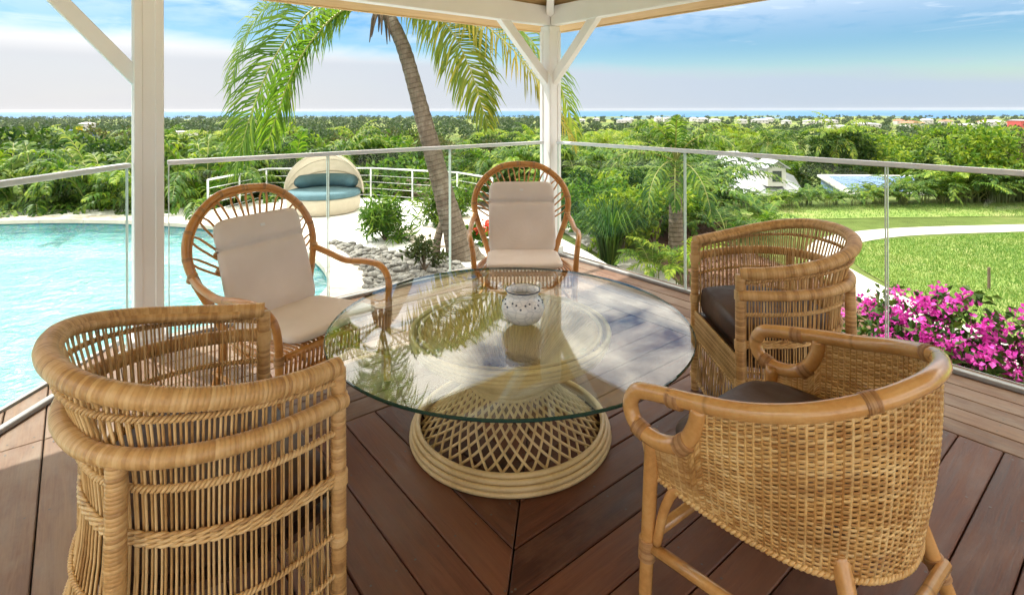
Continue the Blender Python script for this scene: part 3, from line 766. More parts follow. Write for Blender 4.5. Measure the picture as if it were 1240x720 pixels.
# ------------------------------------------------------------------ cane tub armchair
TUB = catmull(half([(.270, .310, .740), (.303, .205, .752), (.322, .085, .772), (.313, -.030, .798), (.262, -.140, .826), (.160, -.218, .848), (0, -.248, .856)]), 161)
def tub_at(P, z, out=0.0):
    """the shell's plan at height z above the floor, below rim point P"""
    x, y, zr = P[..., 0], P[..., 1], P[..., 2]
    h = z / zr
    back = np.clip((0.12 - y) / 0.35, 0, 1)
    inset = (0.055 * np.exp(-((h - 0.62) / 0.30) ** 2) + 0.018 * (1 - h)) * back * (h < 1) + 0.004
    inset = inset * np.clip((1 - h) / 0.12, 0, 1)
    c = np.array([0, 0.04]); dx, dy = x - c[0], y - c[1]; rr = np.hypot(dx, dy)
    k = (rr - inset + out) / rr
    return np.stack([c[0] + dx * k, c[1] + dy * k, np.broadcast_to(z, x.shape)], -1)
def tub_band(zf, zb, out=0.0, lo=0, hi=None):
    """a hoop round the shell: height zf at the front posts, zb at the back"""
    P = TUB[lo:hi]; back = np.clip((0.31 - P[:, 1]) / 0.64, 0, 1); z = zf + (zb - zf) * back ** 0.8
    return tub_at(P, z, out)
def make_tub(label):
    t = thing('cane_armchair', label, 'armchair')
    for s, e in ((1, TUB[0]), (-1, TUB[-1])):
        b = MB(); P = np.array([[e[0], e[1], 0.0], [e[0], e[1], 0.35], [e[0], e[1], 0.735]]); wrapped(b, P, 0.0195, 12); b.build('front_post', M['wrap'], t)
    b = MB(); wrapped(b, TUB, 0.0245, 14, 0.0095); b.build('top_rail', M['wrap'], t)
    b = MB(); wrapped(b, catmull(TUB[6:-6] * [0.93, 0.93, 1] + [0, 0, -.004], 140), 0.013, 10); b.build('inner_rim', M['wrap'], t)
    b = MB(); wrapped(b, tub_band(.655, .705, .020), 0.0205, 14, 0.0095); b.build('waist_rail', M['wrap'], t)
    for s in (1, -1):
        k = 52 if s == 1 else 160 - 52
        hp = tub_band(.655, .705, .020)[k]; base = tub_at(TUB[k], np.array(0.0), .022)
        b = MB(); wrapped(b, np.array([hp, hp * .5 + base * .5, base]), 0.0205, 12); b.build('rear_post', M['wrap'], t)
    sp = MB(); n = 136
    q = np.linspace(2, 158, n)
    for i in range(n):
        a = q[i]; k = int(a); f = a - k; P = TUB[k] * (1 - f) + TUB[min(k + 1, 160)] * f
        lean = random.uniform(-.004, .004); zz = np.array([P[2] - .004, P[2] - .05, .70, .62, .52, .42, .30, .16, .012]); zz[:2] = np.maximum(zz[:2], .705)
        pts = np.array([tub_at(P, np.array(z), -.004 + (.0035 if i % 2 else -.0035) * (z < P[2] - .03)) for z in zz])
        pts[:, 0] += lean * (1 - zz / P[2]) * (1 if i % 2 else -1) * 2
        sp.tube(pts, 0.0029, 5, cap=False)
    o = sp.build('cane_spokes', M['cane'], t); o['kind'] = 'stuff'
    for (zf, zb, st, rr) in ((.700, .800, 2, .0040), (.575, .625, 2, .0042), (.318, .350, 2, .0036), (.215, .235, 2, .0036), (.06, .06, 2, .004)):
        b = MB(); twist(b, tub_band(zf, zb, .004), rr, rr * 1.15, .020, st); b.build('woven_band', M['cane'], t)
    b = MB()
    for dz in (-.010, 0, .010): twist(b, tub_band(.455 + dz, .52 + dz, .006), .0042, .003, .05, 2)
    b.build('woven_band', M['cane'], t)
    for e in (TUB[0], TUB[-1]):
        for z in (.655, .455, .30, .075):
            b = MB(); binding(b, (e[0], e[1], z), (0, 0, 1), .0235, .035 if z > .4 else .022); b.build('binding', M['cane'], t)
    # seat frame, front panel
    b = MB(); sh = np.array([tub_at(TUB[k], np.array(.385), -.012)[:2] for k in range(0, 161, 4)]); b.prism(sh, .365, .385); b.build('seat_board', M['leather'], t, smooth=False)
    fp = MB()
    for i, z in enumerate(np.arange(.275, .40, .0075)):
        x = np.linspace(-.255, .255, 69); y = .312 + .0055 * np.where(np.arange(69) % 2 == i % 2, 1, -1); fp.tube(np.c_[x, y, np.full(69, z)], .0037, 5)
    for x in np.linspace(-.25, .25, 35): fp.tube([(x, .312, .27), (x, .312, .40)], .0025, 5)
    o = fp.build('woven_apron', M['cane'], t); o['kind'] = 'stuff'
    fp = MB()
    for x in np.linspace(-.245, .245, 17):
        for dx in (-.045, .045):
            x2 = x + dx
            if abs(x2) < .255: fp.tube([(x, .311 + dx * .06, .275), (x2, .311 + dx * .06, .06)], .0029, 5)
    o = fp.build('lattice_canes', M['cane'], t); o['kind'] = 'stuff'
    for z in (.27, .06):
        b = MB(); twist(b, np.array([(-.27, .313, z), (0, .315, z), (.27, .313, z)]), .0045, .004, .022); b.build('woven_band', M['cane'], t)
    return t
def make_seat_pad(label, group=None):
    b = MB(); P = np.array([tub_at(TUB[k], np.array(.44), -.028)[:2] for k in range(0, 161, 4)]); n = len(P); c = P.mean(0)
    P[:, 1] += 0; rings = []
    for f, z in ((.90, .386), (.985, .398), (1.0, .43), (1.0, .475), (.985, .505), (.94, .520), (.6, .532), (.2, .536)):
        rings.append(np.c_[c + (P - c) * f, np.full(n, z)])
    V = np.vstack(rings + [np.array([[c[0], c[1], .537]]), np.array([[c[0], c[1], .386]])]); m = len(rings)
    F = [(i * n + k, i * n + (k + 1) % n, (i + 1) * n + (k + 1) % n, (i + 1) * n + k) for i in range(m - 1) for k in range(n)]
    F += [((m - 1) * n + k, (m - 1) * n + (k + 1) % n, m * n) for k in range(n)] + [((k + 1) % n, k, m * n + 1) for k in range(n)]
    b.add(V, F); o = b.build('seat_cushion', M['leather']); return tag(o, label, 'cushion', group)
def place(o, x, y, f):
    o.location = (x, y, 0); o.rotation_euler = (0, 0, math.atan2(-f[0], f[1]))
chA = make_tub('cane tub armchair beside the pool edge, its back turned to the pool and swimmers side')
chA['label'] = 'natural cane tub armchair standing between the white pillar and the glass table'
place(chA, -0.63 - .31 * .74, 1.59 - .31 * .69, (.73, .69))
cuA = make_seat_pad('dark brown cushion inside the tub armchair close to the turquoise pool'); place(cuA, *chA.location[:2], (.73, .69))
chB = copy_tree(chA); chB['label'] = 'natural cane tub armchair in front of the lawn, seat open to the table'
place(chB, 0.913 + .31, 2.438, (-1.0, 0.0))
cuB = cuA.copy(); COL.objects.link(cuB); cuB['label'] = 'dark brown cushion in the tub armchair in front of the lawn'; place(cuB, *chB.location[:2], (-1.0, 0.0))

# ------------------------------------------------------------------ woven wicker armchair with looped arms
WK = catmull(half([(.343, .338, .600), (.342, .270, .615), (.340, .150, .640), (.322, .020, .668), (.280, -.105, .708), (.190, -.205, .748), (.090, -.250, .768), (0, -.262, .774)]), 241)
wk = thing('wicker_armchair', 'woven honey wicker armchair with looped polished cane arms', 'armchair')
def wk_s(u, v):
    """shell surface: u 0..1 round the plan, v 0 top .. 1 bottom"""
    x = u * 240; k = np.minimum(x.astype(int), 239); f = (x - k)[..., None]; P = WK[k] * (1 - f) + WK[k + 1] * f
    e = np.minimum(u, 1 - u); front = np.clip((0.130 - e) / 0.035, 0, 1); front = front * front * (3 - 2 * front)
    ztop = P[..., 2] - .012 - .118 * front; zbot = .365 - .062 * np.clip(e / .5, 0, 1) ** .9
    z = ztop + (zbot - ztop) * v
    tz = np.clip((P[..., 2] - z) / (P[..., 2] - .28), 0, 1)
    sc = 1 - .13 * tz ** 1.3 + .03 * np.sin(math.pi * tz)
    c = np.array([0, .10]); q = c + (P[..., :2] - c) * np.stack([sc, sc], -1)
    return np.stack([q[..., 0], q[..., 1], z], -1)
wv = MB(); NS = 82; ROWS = 62
us = np.linspace(0.004, 0.996, NS * 3 + 1)
for r in range(ROWS):
    v = np.full(us.shape, (r + .5) / ROWS); P = wk_s(us, v); P2 = wk_s(us + 1e-3 * np.where(us < .5, 1, -1), v)
    T = nrm((P2 - P) * np.where(us < .5, 1, -1)[:, None]); Nn = nrm(np.cross(T, np.array([0, 0, 1.0])))
    wave = np.sin(np.arange(len(us)) * math.pi / 3 * 1.0 + (math.pi if (r // 1) % 2 else 0)) * .0030
    P = P + Nn * wave[:, None]; P[:, 2] += np.random.default_rng(r).normal(0, .0004, len(us))
    wv.tube(P, .0037, 5, flat=0.66)
o = wv.build('woven_shell', M['wick'], wk); o['kind'] = 'stuff'
st = MB()
for i in range(NS + 1):
    u = np.full(14, 0.004 + .992 * i / NS); st.tube(wk_s(u, np.linspace(-.02, 1.0, 14)), .0040, 6)
o = st.build('shell_stakes', M['wick'], wk); o['kind'] = 'stuff'
us2 = np.linspace(0.004, .996, 200)
for v, r_ in ((-.012, .0042), (0.012, .0042), (1.005, .0055)):
    b = MB(); twist(b, wk_s(us2, np.full(200, v)), r_, r_ * .95, .024, 2); b.build('braided_edge', M['wick'], wk)
# arm rail: one long cane ending in a loop on each side
def loop(s):
    return [(s * .343, .300, .607), (s * .344, .345, .590), (s * .344, .368, .550), (s * .344, .356, .508), (s * .344, .318, .486), (s * .343, .268, .484), (s * .342, .215, .500), (s * .340, .176, .535), (s * .339, .152, .585), (s * .339, .145, .628)]
arm = np.vstack([np.array(loop(1))[::-1], WK[24:-24:8], np.array(loop(-1))])
b = MB(); b.tube(catmull(arm, 260), .0225, 14); b.build('arm_rail', M['bamb'], wk)
for s in (1, -1):
    for (p, ax, r_, ln) in (((s * .341, .215, .622), (0, 1, -.15), .0262, .04), ((s * .342, .190, .515), (0, .6, -.6), .0262, .045), ((s * .344, .33, .490), (0, 1, .3), .0262, .035)):
        b = MB(); binding(b, p, ax, r_, ln, .0045); b.build('binding', M['honeyw'], wk)
for k in (88, 152):
    b = MB(); binding(b, WK[k], WK[k + 2] - WK[k - 2], .0248, .035, .006); b.build('binding', M['honeyw'], wk)
legs = [((.330, .300), (.335, .325)), ((-.330, .300), (-.335, .325)), ((.20, -.13), (.27, -.25)), ((-.20, -.13), (-.27, -.25))]
for i, (a, c2) in enumerate(legs):
    top = .49 if i < 2 else .38
    b = MB(); b.tube(catmull([(*a, top), ((a[0] + c2[0]) / 2, (a[1] + c2[1]) / 2, top * .5), (*c2, 0)], 16), np.linspace(.0215, .0185, 16), 12); lg = b.build('leg', M['bamb'], wk)
    b = MB(); f = .155 / top; b_c = np.array([c2[0] + (a[0] - c2[0]) * f, c2[1] + (a[1] - c2[1]) * f, .155]); binding(b, b_c, (a[0] - c2[0], a[1] - c2[1], top), .0245, .06, .006); b.build('binding', M['honeyw'], lg)
for s in (1, -1):
    b = MB(); b.tube([(s * .332, .315, .165), (s * .295, .03, .155), (s * .255, -.21, .15)], .0165, 10); b.build('stretcher', M['bamb'], wk)
    b = MB(); b.tube(catmull([(s * .327, .290, .18), (s * .322, .262, .30), (s * .31, .22, .365), (s * .29, .12, .37)], 20), .0135, 10); b.build('side_brace', M['bamb'], wk)
    b = MB(); b.tube(catmull([(s * .23, -.16, .17), (s * .17, -.13, .26), (s * .06, -.10, .30)], 16), .0125, 10); b.build('side_brace', M['bamb'], wk)
b = MB(); b.tube([(-.331, .315, .185), (.331, .315, .185)], .0165, 10); b.build('stretcher', M['bamb'], wk)
b = MB(); b.tube([(-.25, -.215, .17), (.25, -.215, .17)], .0165, 10); b.build('stretcher', M['bamb'], wk)
b = MB(); pl = [wk_s(np.array([u]), np.array([.72]))[0][:2] * .96 for u in np.linspace(.03, .97, 30)]; b.prism(pl, .375, .395); b.build('seat_base', M['wick'], wk, smooth=False)
FRf = (-.60, .80); FRp = (.839, 1.485)
place(wk, *FRp, FRf)
b = MB(); cushion_mesh(b, .54, .50, .10, .3, 22, 22, 5.0); cw = b.build('seat_cushion', M['leather']); tag(cw, 'dark brown padded seat cushion inside the woven wicker armchair', 'cushion')
place(cw, *FRp, FRf); cw.location.z = .445; 
f3 = nrm(np.array(FRf)); cw.location.x += f3[0] * .075; cw.location.y += f3[1] * .075

# ------------------------------------------------------------------ rattan hoop-back armchair
def make_hoop(label):
    t = thing('hoop_back_armchair', label, 'armchair')
    tilt = R(17); ct, s_t = math.cos(tilt), math.sin(tilt)
    def pl(u, w, o=0): return (u, -.215 - w * s_t + o * ct, .325 + w * ct + o * s_t)
    H2 = half([(.235, .0, 0), (.275, .12, 0), (.33, .26, 0), (.357, .38, 0), (.338, .49, 0), (.270, .59, 0), (.150, .670, 0), (0, .690, 0)])
    HP = catmull(H2, 120)
    b = MB(); b.tube([pl(u, w) for u, w, _ in HP], .0185, 12); b.build('hoop', M['honey'], t)
    b = MB(); inn = [(u * .945, w * .955 + .008) for u, w, _ in HP[6:-6]]; b.tube([pl(u, w, .006) for u, w in inn], .007, 8); b.build('inner_hoop', M['honey'], t)
    # looped spindles fanning from the seat to the hoop
    for i, fr in enumerate(np.linspace(-1, 1, 11)):
        j = 60 + int(fr * 34); u1, w1 = HP[j][0] * .93, HP[j][1] * .945 + .006
        u0 = fr * .225; wd = .021; tg = nrm(HP[j + 1][:2] - HP[j - 1][:2]); ln = nrm(np.array([u1 - u0, w1]))
        e1 = np.array([u1, w1]) - tg * wd - ln * .035; e2 = np.array([u1, w1]) + tg * wd - ln * .035; top = np.array([u1, w1]) - ln * .002
        path = [(u0 - .010, .0), (u0 * .5 + e1[0] * .5 - .004, e1[1] * .5), tuple(e1), tuple(top), tuple(e2), (u0 * .5 + e2[0] * .5 + .004, e2[1] * .5), (u0 + .010, .0)]
        b = MB(); b.tube([pl(u, w, .004) for u, w in catmull(path, 44)], .0058, 7); b.build('spindle', M['honey'], t)
        b = MB(); p = np.array(pl(*((e1 + e2) / 2 - ln * .10), .004)); binding(b, p, np.array(pl(u1, w1)) - np.array(pl(u0, 0)), .0125, .022, .004, 8); b.build('binding', M['honeyw'], t)
    for k in range(10, 111, 8):
        b = MB(); p = np.array(pl(*HP[k][:2])); q = np.array(pl(*HP[k + 1][:2])); binding(b, p, q - p, .0203, .018, .0045, 10); b.build('binding', M['honeyw'], t)
    for s in (1, -1):   # arms flow from the hoop forward and down into the front legs
        arm = [pl(s * .345, .30), (s * .362, -.20, .585), (s * .366, -.06, .560), (s * .366, .10, .575), (s * .356, .215, .570), (s * .338, .285, .520), (s * .325, .303, .42), (s * .318, .300, .22), (s * .315, .300, 0)]
        b = MB(); b.tube(catmull(arm, 90), .0175, 12); b.build('arm', M['honey'], t)
        b = MB(); b.tube(catmull([pl(s * .235, .02), (s * .245, -.235, .18), (s * .262, -.30, 0)], 24), .0175, 12); b.build('leg', M['honey'], t)
        b = MB(); b.tube(catmull([(s * .318, .292, .17), (s * .312, .20, .285), (s * .30, .06, .300), (s * .29, -.06, .318)], 30), .012, 10); b.build('side_brace', M['honey'], t)
        b = MB(); b.tube(catmull([(s * .318, .296, .355), (s * .30, .05, .338), (s * .238, -.22, .325)], 20), .0165, 10); b.build('seat_rail', M['honey'], t)
        b = MB(); b.tube([(s * .318, .29, .14), (s * .258, -.27, .14)], .0115, 10); b.build('stretcher', M['honey'], t)
        for (p, ax) in (((s * .321, .302, .355), (0, 0, 1)), ((s * .317, .300, .155), (0, 0, 1)), (pl(s * .345, .30), (0, .4, 1))):
            b = MB(); binding(b, p, ax, .0215, .045, .005); b.build('binding', M['honeyw'], t)
    for y, z in ((.302, .355), (.306, .270), (-.218, .325)):
        b = MB(); w = .318 if y > 0 else .238; b.tube([(-w, y, z), (w, y, z)], .0155 if z != .270 else .010, 10); b.build('seat_rail', M['honey'], t)
    for x in np.linspace(-.295, .295, 27):   # seat canes run over the front rail and down
        k = .238 / .318
        b = MB(); b.tube(catmull([(x * k, -.218, .342), (x * .92, .10, .357), (x, .285, .371), (x, .316, .360), (x, .314, .315), (x, .309, .267)], 16), .0062, 6); b.build('seat_cane', M['honey'], t)
    return t
def make_chair_cushion(label):
    t = thing('chair_cushion', label, 'cushion')
    tilt = R(19)
    b = MB(); cushion_mesh(b, .485, .52, .062, .3, 26, 30, 9.0, crease=(.115, .019)); o = b.build('back_pad', M['fabric'], t)
    o.rotation_euler = (R(90) - tilt, 0, R(180)); o.location = (0, -.192 - .26 * math.sin(tilt) + .040, .352 + .26 * math.cos(tilt) + .012)
    b = MB(); cushion_mesh(b, .495, .49, .050, .3, 24, 24, 8.0); o2 = b.build('seat_pad', M['fabric'], t); o2.location = (0, .075, .388); o2.rotation_euler = (R(3.0), 0, 0)
    b = MB(); b.box((0, .195, .031), (.026, .014, .002)); b.build('tag', M['tagw'], o, smooth=False)
    return t
hpA = make_hoop('honey rattan hoop back armchair standing in the sun by the pool side railing')
cA = make_chair_cushion('pale beige folding cushion on the hoop back armchair by the pool')
hfA = nrm(np.array([.86, -.51])); hpa = np.array([-.81, 2.53]) - hfA * .30
for o in (hpA, cA): place(o, *hpa, hfA)
hpB = copy_tree(hpA); hpB['label'] = 'honey rattan hoop back armchair in front of the corner pillar'
cB = copy_tree(cA); cB['label'] = 'pale beige folding cushion on the hoop back armchair before the corner pillar'
for o in (hpB, cB): place(o, .075, 3.74, (0.02, -1.0))

# ------------------------------------------------------------------ table: rattan hourglass base and round glass top
TC = (-.01, 2.376); TH = .470
tb = thing('glass_table', 'round glass table on a pale rattan hourglass base', 'table', (*TC, 0))
def prof(h):  # radius at relative height: wide ends, narrow waist
    return .165 + .255 * abs(2 * h - 1) ** 1.25
Hb = TH - .012
NB = 40
for dr in (1, -1):
    lat = MB()
    for i in range(NB):
        a0 = 2 * math.pi * i / NB; hh = np.linspace(.045, .955, 26); an = a0 + dr * (hh - .5) * 1.75
        rr = np.array([prof(h) for h in hh]) - (.004 if dr > 0 else 0)
        lat.tube(np.c_[rr * np.cos(an), rr * np.sin(an), hh * Hb], .0054, 7)
    o = lat.build('lattice_canes', M['tabr'], tb); o['kind'] = 'stuff'
an = np.arange(72) * 2 * math.pi / 72
def ring(r, z, rad, name='ring'):
    b = MB(); b.tube(np.c_[r * np.cos(an), r * np.sin(an), np.full(72, z)], rad, 8, closed=True); return b.build(name, M['tabr'], tb)
for r_, z_ in ((.427, .0105), (.424, .030), (.414, .048), (.400, .062)): ring(r_, z_, .0105)
for r_, z_ in ((.408, Hb - .064), (.418, Hb - .047), (.424, Hb - .029), (.427, Hb - .0105)): ring(r_, z_, .0105)
for z_ in (.212, .229, .246): ring(.172, z_, .009)
fl = MB()   # close-set canes lining the upper flare, seen through the glass
for i in range(104):
    a0 = 2 * math.pi * i / 104; hh = np.linspace(.53, .965, 12); q = np.array([prof(h) for h in hh]) - .013
    fl.tube(np.c_[q * math.cos(a0), q * math.sin(a0), hh * Hb], np.linspace(.0055, .0105, 12), 6)
o = fl.build('flare_canes', M['tabr'], tb); o['kind'] = 'stuff'
for k in range(6): h_ = .93 - k * .05; ring(prof(h_) + .004, h_ * Hb - .03, .0095)
ring(.393, Hb - .010, .008)
seg = 128; Rt = .774; an2 = np.arange(seg) * 2 * math.pi / seg
top = MB()
rg = [(Rt - .003, TH), (Rt, TH + .003), (Rt, TH + .010), (Rt - .003, TH + .013)]
V = np.vstack([np.c_[r * np.cos(an2), r * np.sin(an2), np.full(seg, z)] for r, z in rg])
top.add(V, [tuple(range(seg))[::-1], tuple(range(3 * seg, 4 * seg))], mi=0)
top.f.append((np.array([(i * seg + k, i * seg + (k + 1) % seg, (i + 1) * seg + (k + 1) % seg, (i + 1) * seg + k) for i in range(3) for k in range(seg)]), 1))
g_ = top.build('glass_top', [M['tglass'], M['tedge']], tb, smooth=False)
for k in range(4):
    a = math.pi / 4 + k * math.pi / 2; b = MB(); b.lathe([(0.0, Hb), (.014, Hb), (.014, TH - .0005), (0.0, TH - .0005)], 16, (.40 * math.cos(a), .40 * math.sin(a), 0)); b.build('bumper', M['pane'], tb)

# candle jar on the table
def m_jar():
    t = NT('white_mosaic_glass'); v = t.tc.outputs['Object']
    cell = t.voro(t.map(v, (1, 1, 1.3)), 34, 'DISTANCE_TO_EDGE')
    line = t.ramp(cell, [(0.0, 0.55), (0.10, 0.0)])
    col = t.mix(line, (0.80, 0.82, 0.84), (0.42, 0.47, 0.55))
    return t.end(t.bsdf(col, 0.22, t.bump(cell, 0.2, 0.004), 0.6, 0, 0.4))
M['jar'] = m_jar(); M['dark'] = m_plain('dark_blue_beads', (0.05, 0.07, 0.12), 0.3, 0.3, 20)
jz = TH + .0135
jar = thing('candle_jar', 'small round white candle jar with dark beads on the glass table', 'candle jar', (.045, 2.34, jz))
b = MB(); b.lathe([(.0, 0), (.052, 0), (.072, .012), (.088, .038), (.093, .062), (.088, .086), (.074, .104), (.066, .112), (.066, .120), (.072, .134), (.074, .140), (.069, .142), (.064, .136), (.058, .118), (.062, .105), (.078, .085), (.083, .062), (.075, .035), (.05, .012), (0, .010)], 40); b.build('body', M['jar'], jar)
for i in range(26):
    a = i * 2 * math.pi / 26; z = .092 + .010 * math.sin(i * 1.9); b = MB(); r_ = .0865 - (z - .086) * .7
    b.lathe([(0, -.0045), (.0045, -.002), (.0045, .002), (0, .0045)], 8, (r_ * math.cos(a), r_ * math.sin(a), z)); b.build('bead', M['dark'], jar)
b = MB(); a = np.arange(40) * 2 * math.pi / 40; b.tube(np.c_[.0735 * np.cos(a), .0735 * np.sin(a), np.full(40, .1395)], .0032, 6, closed=True); b.build('rim_wire', M['dark'], jar)
b = MB(); b.lathe([(0, .012), (.03, .012), (.03, .06), (.026, .063), (0, .061)], 20); b.build('candle', M['tagw'], jar)
# ================================================================== planting
M['palmleaf'] = m_leaf('coconut_leaf', (0.065, 0.14, 0.016), (0.145, 0.245, 0.028), (0.33, 0.36, 0.05), 0.5)
M['palmgold'] = m_leaf('yellowing_leaf', (0.20, 0.20, 0.030), (0.36, 0.30, 0.040), (0.50, 0.34, 0.05), 0.45, tint=(1.2, 1.1, 0.5))
M['palmyel'] = m_leaf('yellow_green_leaf', (0.10, 0.16, 0.020), (0.20, 0.24, 0.030), (0.38, 0.31, 0.045), 0.42)
M['areca'] = m_leaf('areca_leaf', (0.018, 0.058, 0.010), (0.060, 0.130, 0.018), (0.19, 0.26, 0.034), 0.38)
M['broad'] = m_leaf('broad_leaf', (0.013, 0.042, 0.010), (0.038, 0.085, 0.016), (0.105, 0.16, 0.030), 0.28)
M['lime'] = m_leaf('lime_leaf', (0.036, 0.098, 0.012), (0.105, 0.20, 0.022), (0.30, 0.36, 0.042), 0.38)
M['olive'] = m_leaf('olive_leaf', (0.031, 0.050, 0.016), (0.065, 0.083, 0.026), (0.118, 0.112, 0.048), 0.28)
M['farleaf'] = m_leaf('far_leaf', (0.019, 0.046, 0.019), (0.037, 0.075, 0.027), (0.071, 0.102, 0.041), 0.2)
M['blade'] = m_leaf('grass_blade', (0.065, 0.15, 0.030), (0.125, 0.235, 0.050), (0.26, 0.31, 0.105), 0.30, namp=1.0, nsc=0.5)
M['bract'] = m_leaf('magenta_bract', (0.46, 0.025, 0.30), (0.62, 0.05, 0.42), (0.78, 0.16, 0.58), 0.35, tint=(1.2, 0.7, 1.1))
M['redfl'] = m_leaf('red_flower', (0.5, 0.03, 0.03), (0.62, 0.06, 0.04), (0.7, 0.14, 0.06), 0.3, tint=(1.2, 0.8, 0.7))
M['stem'] = m_plain('green_stem', (0.14, 0.17, 0.05), 0.6, 0.3)
M['rachis'] = m_plain('frond_rib', (0.26, 0.27, 0.07), 0.5, 0.25)
M['twig'] = m_plain('brown_twig', (0.13, 0.09, 0.06), 0.9, 0.3, 8, 0.5, 30)
def m_trunk():
    t = NT('palm_trunk_bark'); v = t.tc.outputs['Object']; uv = t.tc.outputs['UV']
    sep = t.n('ShaderNodeSeparateXYZ'); t.put(sep.inputs[0], uv)
    ringn = t.math('FRACT', t.math('ADD', t.math('MULTIPLY', sep.outputs[0], 12.5), t.math('MULTIPLY', t.noise(v, 3.5, 3), 0.9)))
    crack = t.noise(t.map(v, (1, 1, 0.35)), 22, 5, 0.65)
    f = t.math('ADD', t.math('MULTIPLY', t.noise(v, 5, 5, 0.6), 0.6), t.math('MULTIPLY', crack, 0.4))
    col = t.ramp(f, [(0.3, (0.085, 0.062, 0.045)), (0.52, (0.165, 0.130, 0.098)), (0.72, (0.27, 0.235, 0.19))])
    col = t.mix(t.ramp(ringn, [(0.0, 0.55), (0.14, 0.0), (0.9, 0.0), (1.0, 0.4)]), col, (0.10, 0.075, 0.055))
    h = t.math('ADD', t.math('MULTIPLY', t.ramp(ringn, [(0, 0), (0.2, 1), (1, 0.5)]), 0.8), crack)
    return t.end(t.bsdf(col, 0.9, t.bump(h, 0.7, 0.02), 0.15))
M['trunk'] = m_trunk()

def frond(mb, rb, P, n=50, ll=0.6, w=0.022, droop=0.6, side=0.9, rng=RNG, r0=0.014, start=0.12, mi=0, vee=0.25, roll=0.0):
    """P: rachis path. Leaflets go to mb, the rib to rb (may be mb)."""
    P = np.asarray(P, float); m = len(P); s = np.concatenate([[0], np.cumsum(np.linalg.norm(np.diff(P, axis=0), axis=1))])
    rb.tube(P, np.linspace(r0, r0 * .2, m), 4, cap=False)
    t = np.repeat(np.linspace(start, 0.995, n), 2); sg = np.tile([1.0, -1.0], n)
    t = np.clip(t + rng.normal(0, .006, len(t)), start * .8, 1)
    B = np.stack([np.interp(t * s[-1], s, P[:, k]) for k in range(3)], 1)
    B2 = np.stack([np.interp(np.minimum(t * s[-1] + .02, s[-1] + .001), s, P[:, k]) for k in range(3)], 1); B1 = np.stack([np.interp(t * s[-1] - .02, s, P[:, k]) for k in range(3)], 1)
    T = nrm(B2 - B1); up = np.array([0, 0, 1.0]); S = np.cross(T, up); bad = np.linalg.norm(S, axis=1) < .15
    Sd = nrm(np.cross(P[min(2, m - 1)] - P[0], up) + 1e-6); S[bad] = Sd; S = nrm(S); U = nrm(np.cross(S, T))
    if roll: S, U = S * math.cos(roll) + U * math.sin(roll), U * math.cos(roll) - S * math.sin(roll)
    fw = 0.35 + 0.85 * t ** 2.5; 
    L = ll * np.clip(np.sin(math.pi * (0.16 + 0.80 * t)) ** 0.7, .15, 1) * rng.uniform(.72, 1.12, len(t))
    d0 = nrm(S * (sg * side)[:, None] + T * fw[:, None] + U * vee + rng.normal(0, .13, (len(t), 3)))
    dr = droop * rng.uniform(.7, 1.3, len(t))
    g = np.array([0, 0, -1.0])
    p0 = B; d1 = nrm(d0 + g * dr[:, None] * .5); p1 = p0 + d0 * (L * .35)[:, None]; p2 = p1 + nrm(d0 + g * (dr * .8)[:, None]) * (L * .33)[:, None]; p3 = p2 + nrm(d0 + g * (dr * 1.9)[:, None]) * (L * .32)[:, None]
    wd = nrm(np.cross(d1, U)); wv_ = (w * rng.uniform(.8, 1.15, len(t)))[:, None]
    V = np.stack([p0 - wd * wv_ * .35, p0 + wd * wv_ * .35, p1 - wd * wv_ * .5, p1 + wd * wv_ * .5, p2 - wd * wv_ * .4, p2 + wd * wv_ * .4, p3], 1).reshape(-1, 3)
    o = np.arange(len(t))[:, None] * 7
    Q = np.concatenate([o + np.array([0, 1, 3, 2]), o + np.array([2, 3, 5, 4])]); Tn = o + np.array([4, 5, 6])
    base = mb.n; mb.add(V, Q, None, mi); mb.f.append((Tn + base, mi))
def arc_rachis(p0, az, el0, length, bend, m=14, twist=0.0):
    s = np.linspace(0, 1, m); el = el0 - bend * s ** 1.35; a = az + twist * s
    d = np.stack([np.cos(el) * np.cos(a), np.cos(el) * np.sin(a), np.sin(el)], 1); ds = length / (m - 1)
    return np.array(p0) + np.concatenate([[np.zeros(3)], np.cumsum((d[:-1] + d[1:]) / 2 * ds, 0)])

# ------------------------------------------------------------------ the coconut palm beside the pool
PY = 8.75
def pp(px, py, y=PY): return np.array([(px - 620) * y / 655, y, CAM_H - (py - 132) * y / 655])
palm = thing('coconut_palm', 'leaning coconut palm with drooping fronds rising from the pebble bed', 'palm tree', (float(pp(563, 318)[0]), PY, TER))
off = np.array(palm.location)
tp = catmull([pp(566, 322), pp(556, 296), pp(545, 262), pp(534, 222), pp(523, 180), pp(512, 140), pp(500, 95), pp(488, 55), pp(474, 25), pp(462, 8)], 90) - off
rad = np.interp(np.linspace(0, 1, 90), [0, .05, .13, .3, .7, .93, 1], [.33, .265, .195, .160, .122, .110, .09])
rad = rad * (1 + .028 * np.sign(np.sin(np.arange(90) * 1.9)) * np.random.default_rng(2).uniform(.4, 1.2, 90))
b = MB(); b.tube(tp, rad, 18, u0=0); b.build('trunk', M['trunk'], palm)
b = MB(); b.tube(catmull([pp(531, 320) - off, pp(528, 300) - off, pp(533, 276) - off, pp(541, 258) - off], 20), np.linspace(.075, .05, 20), 10); b.build('root_shoot', M['trunk'], palm)
crown0 = pp(463, 8) - off
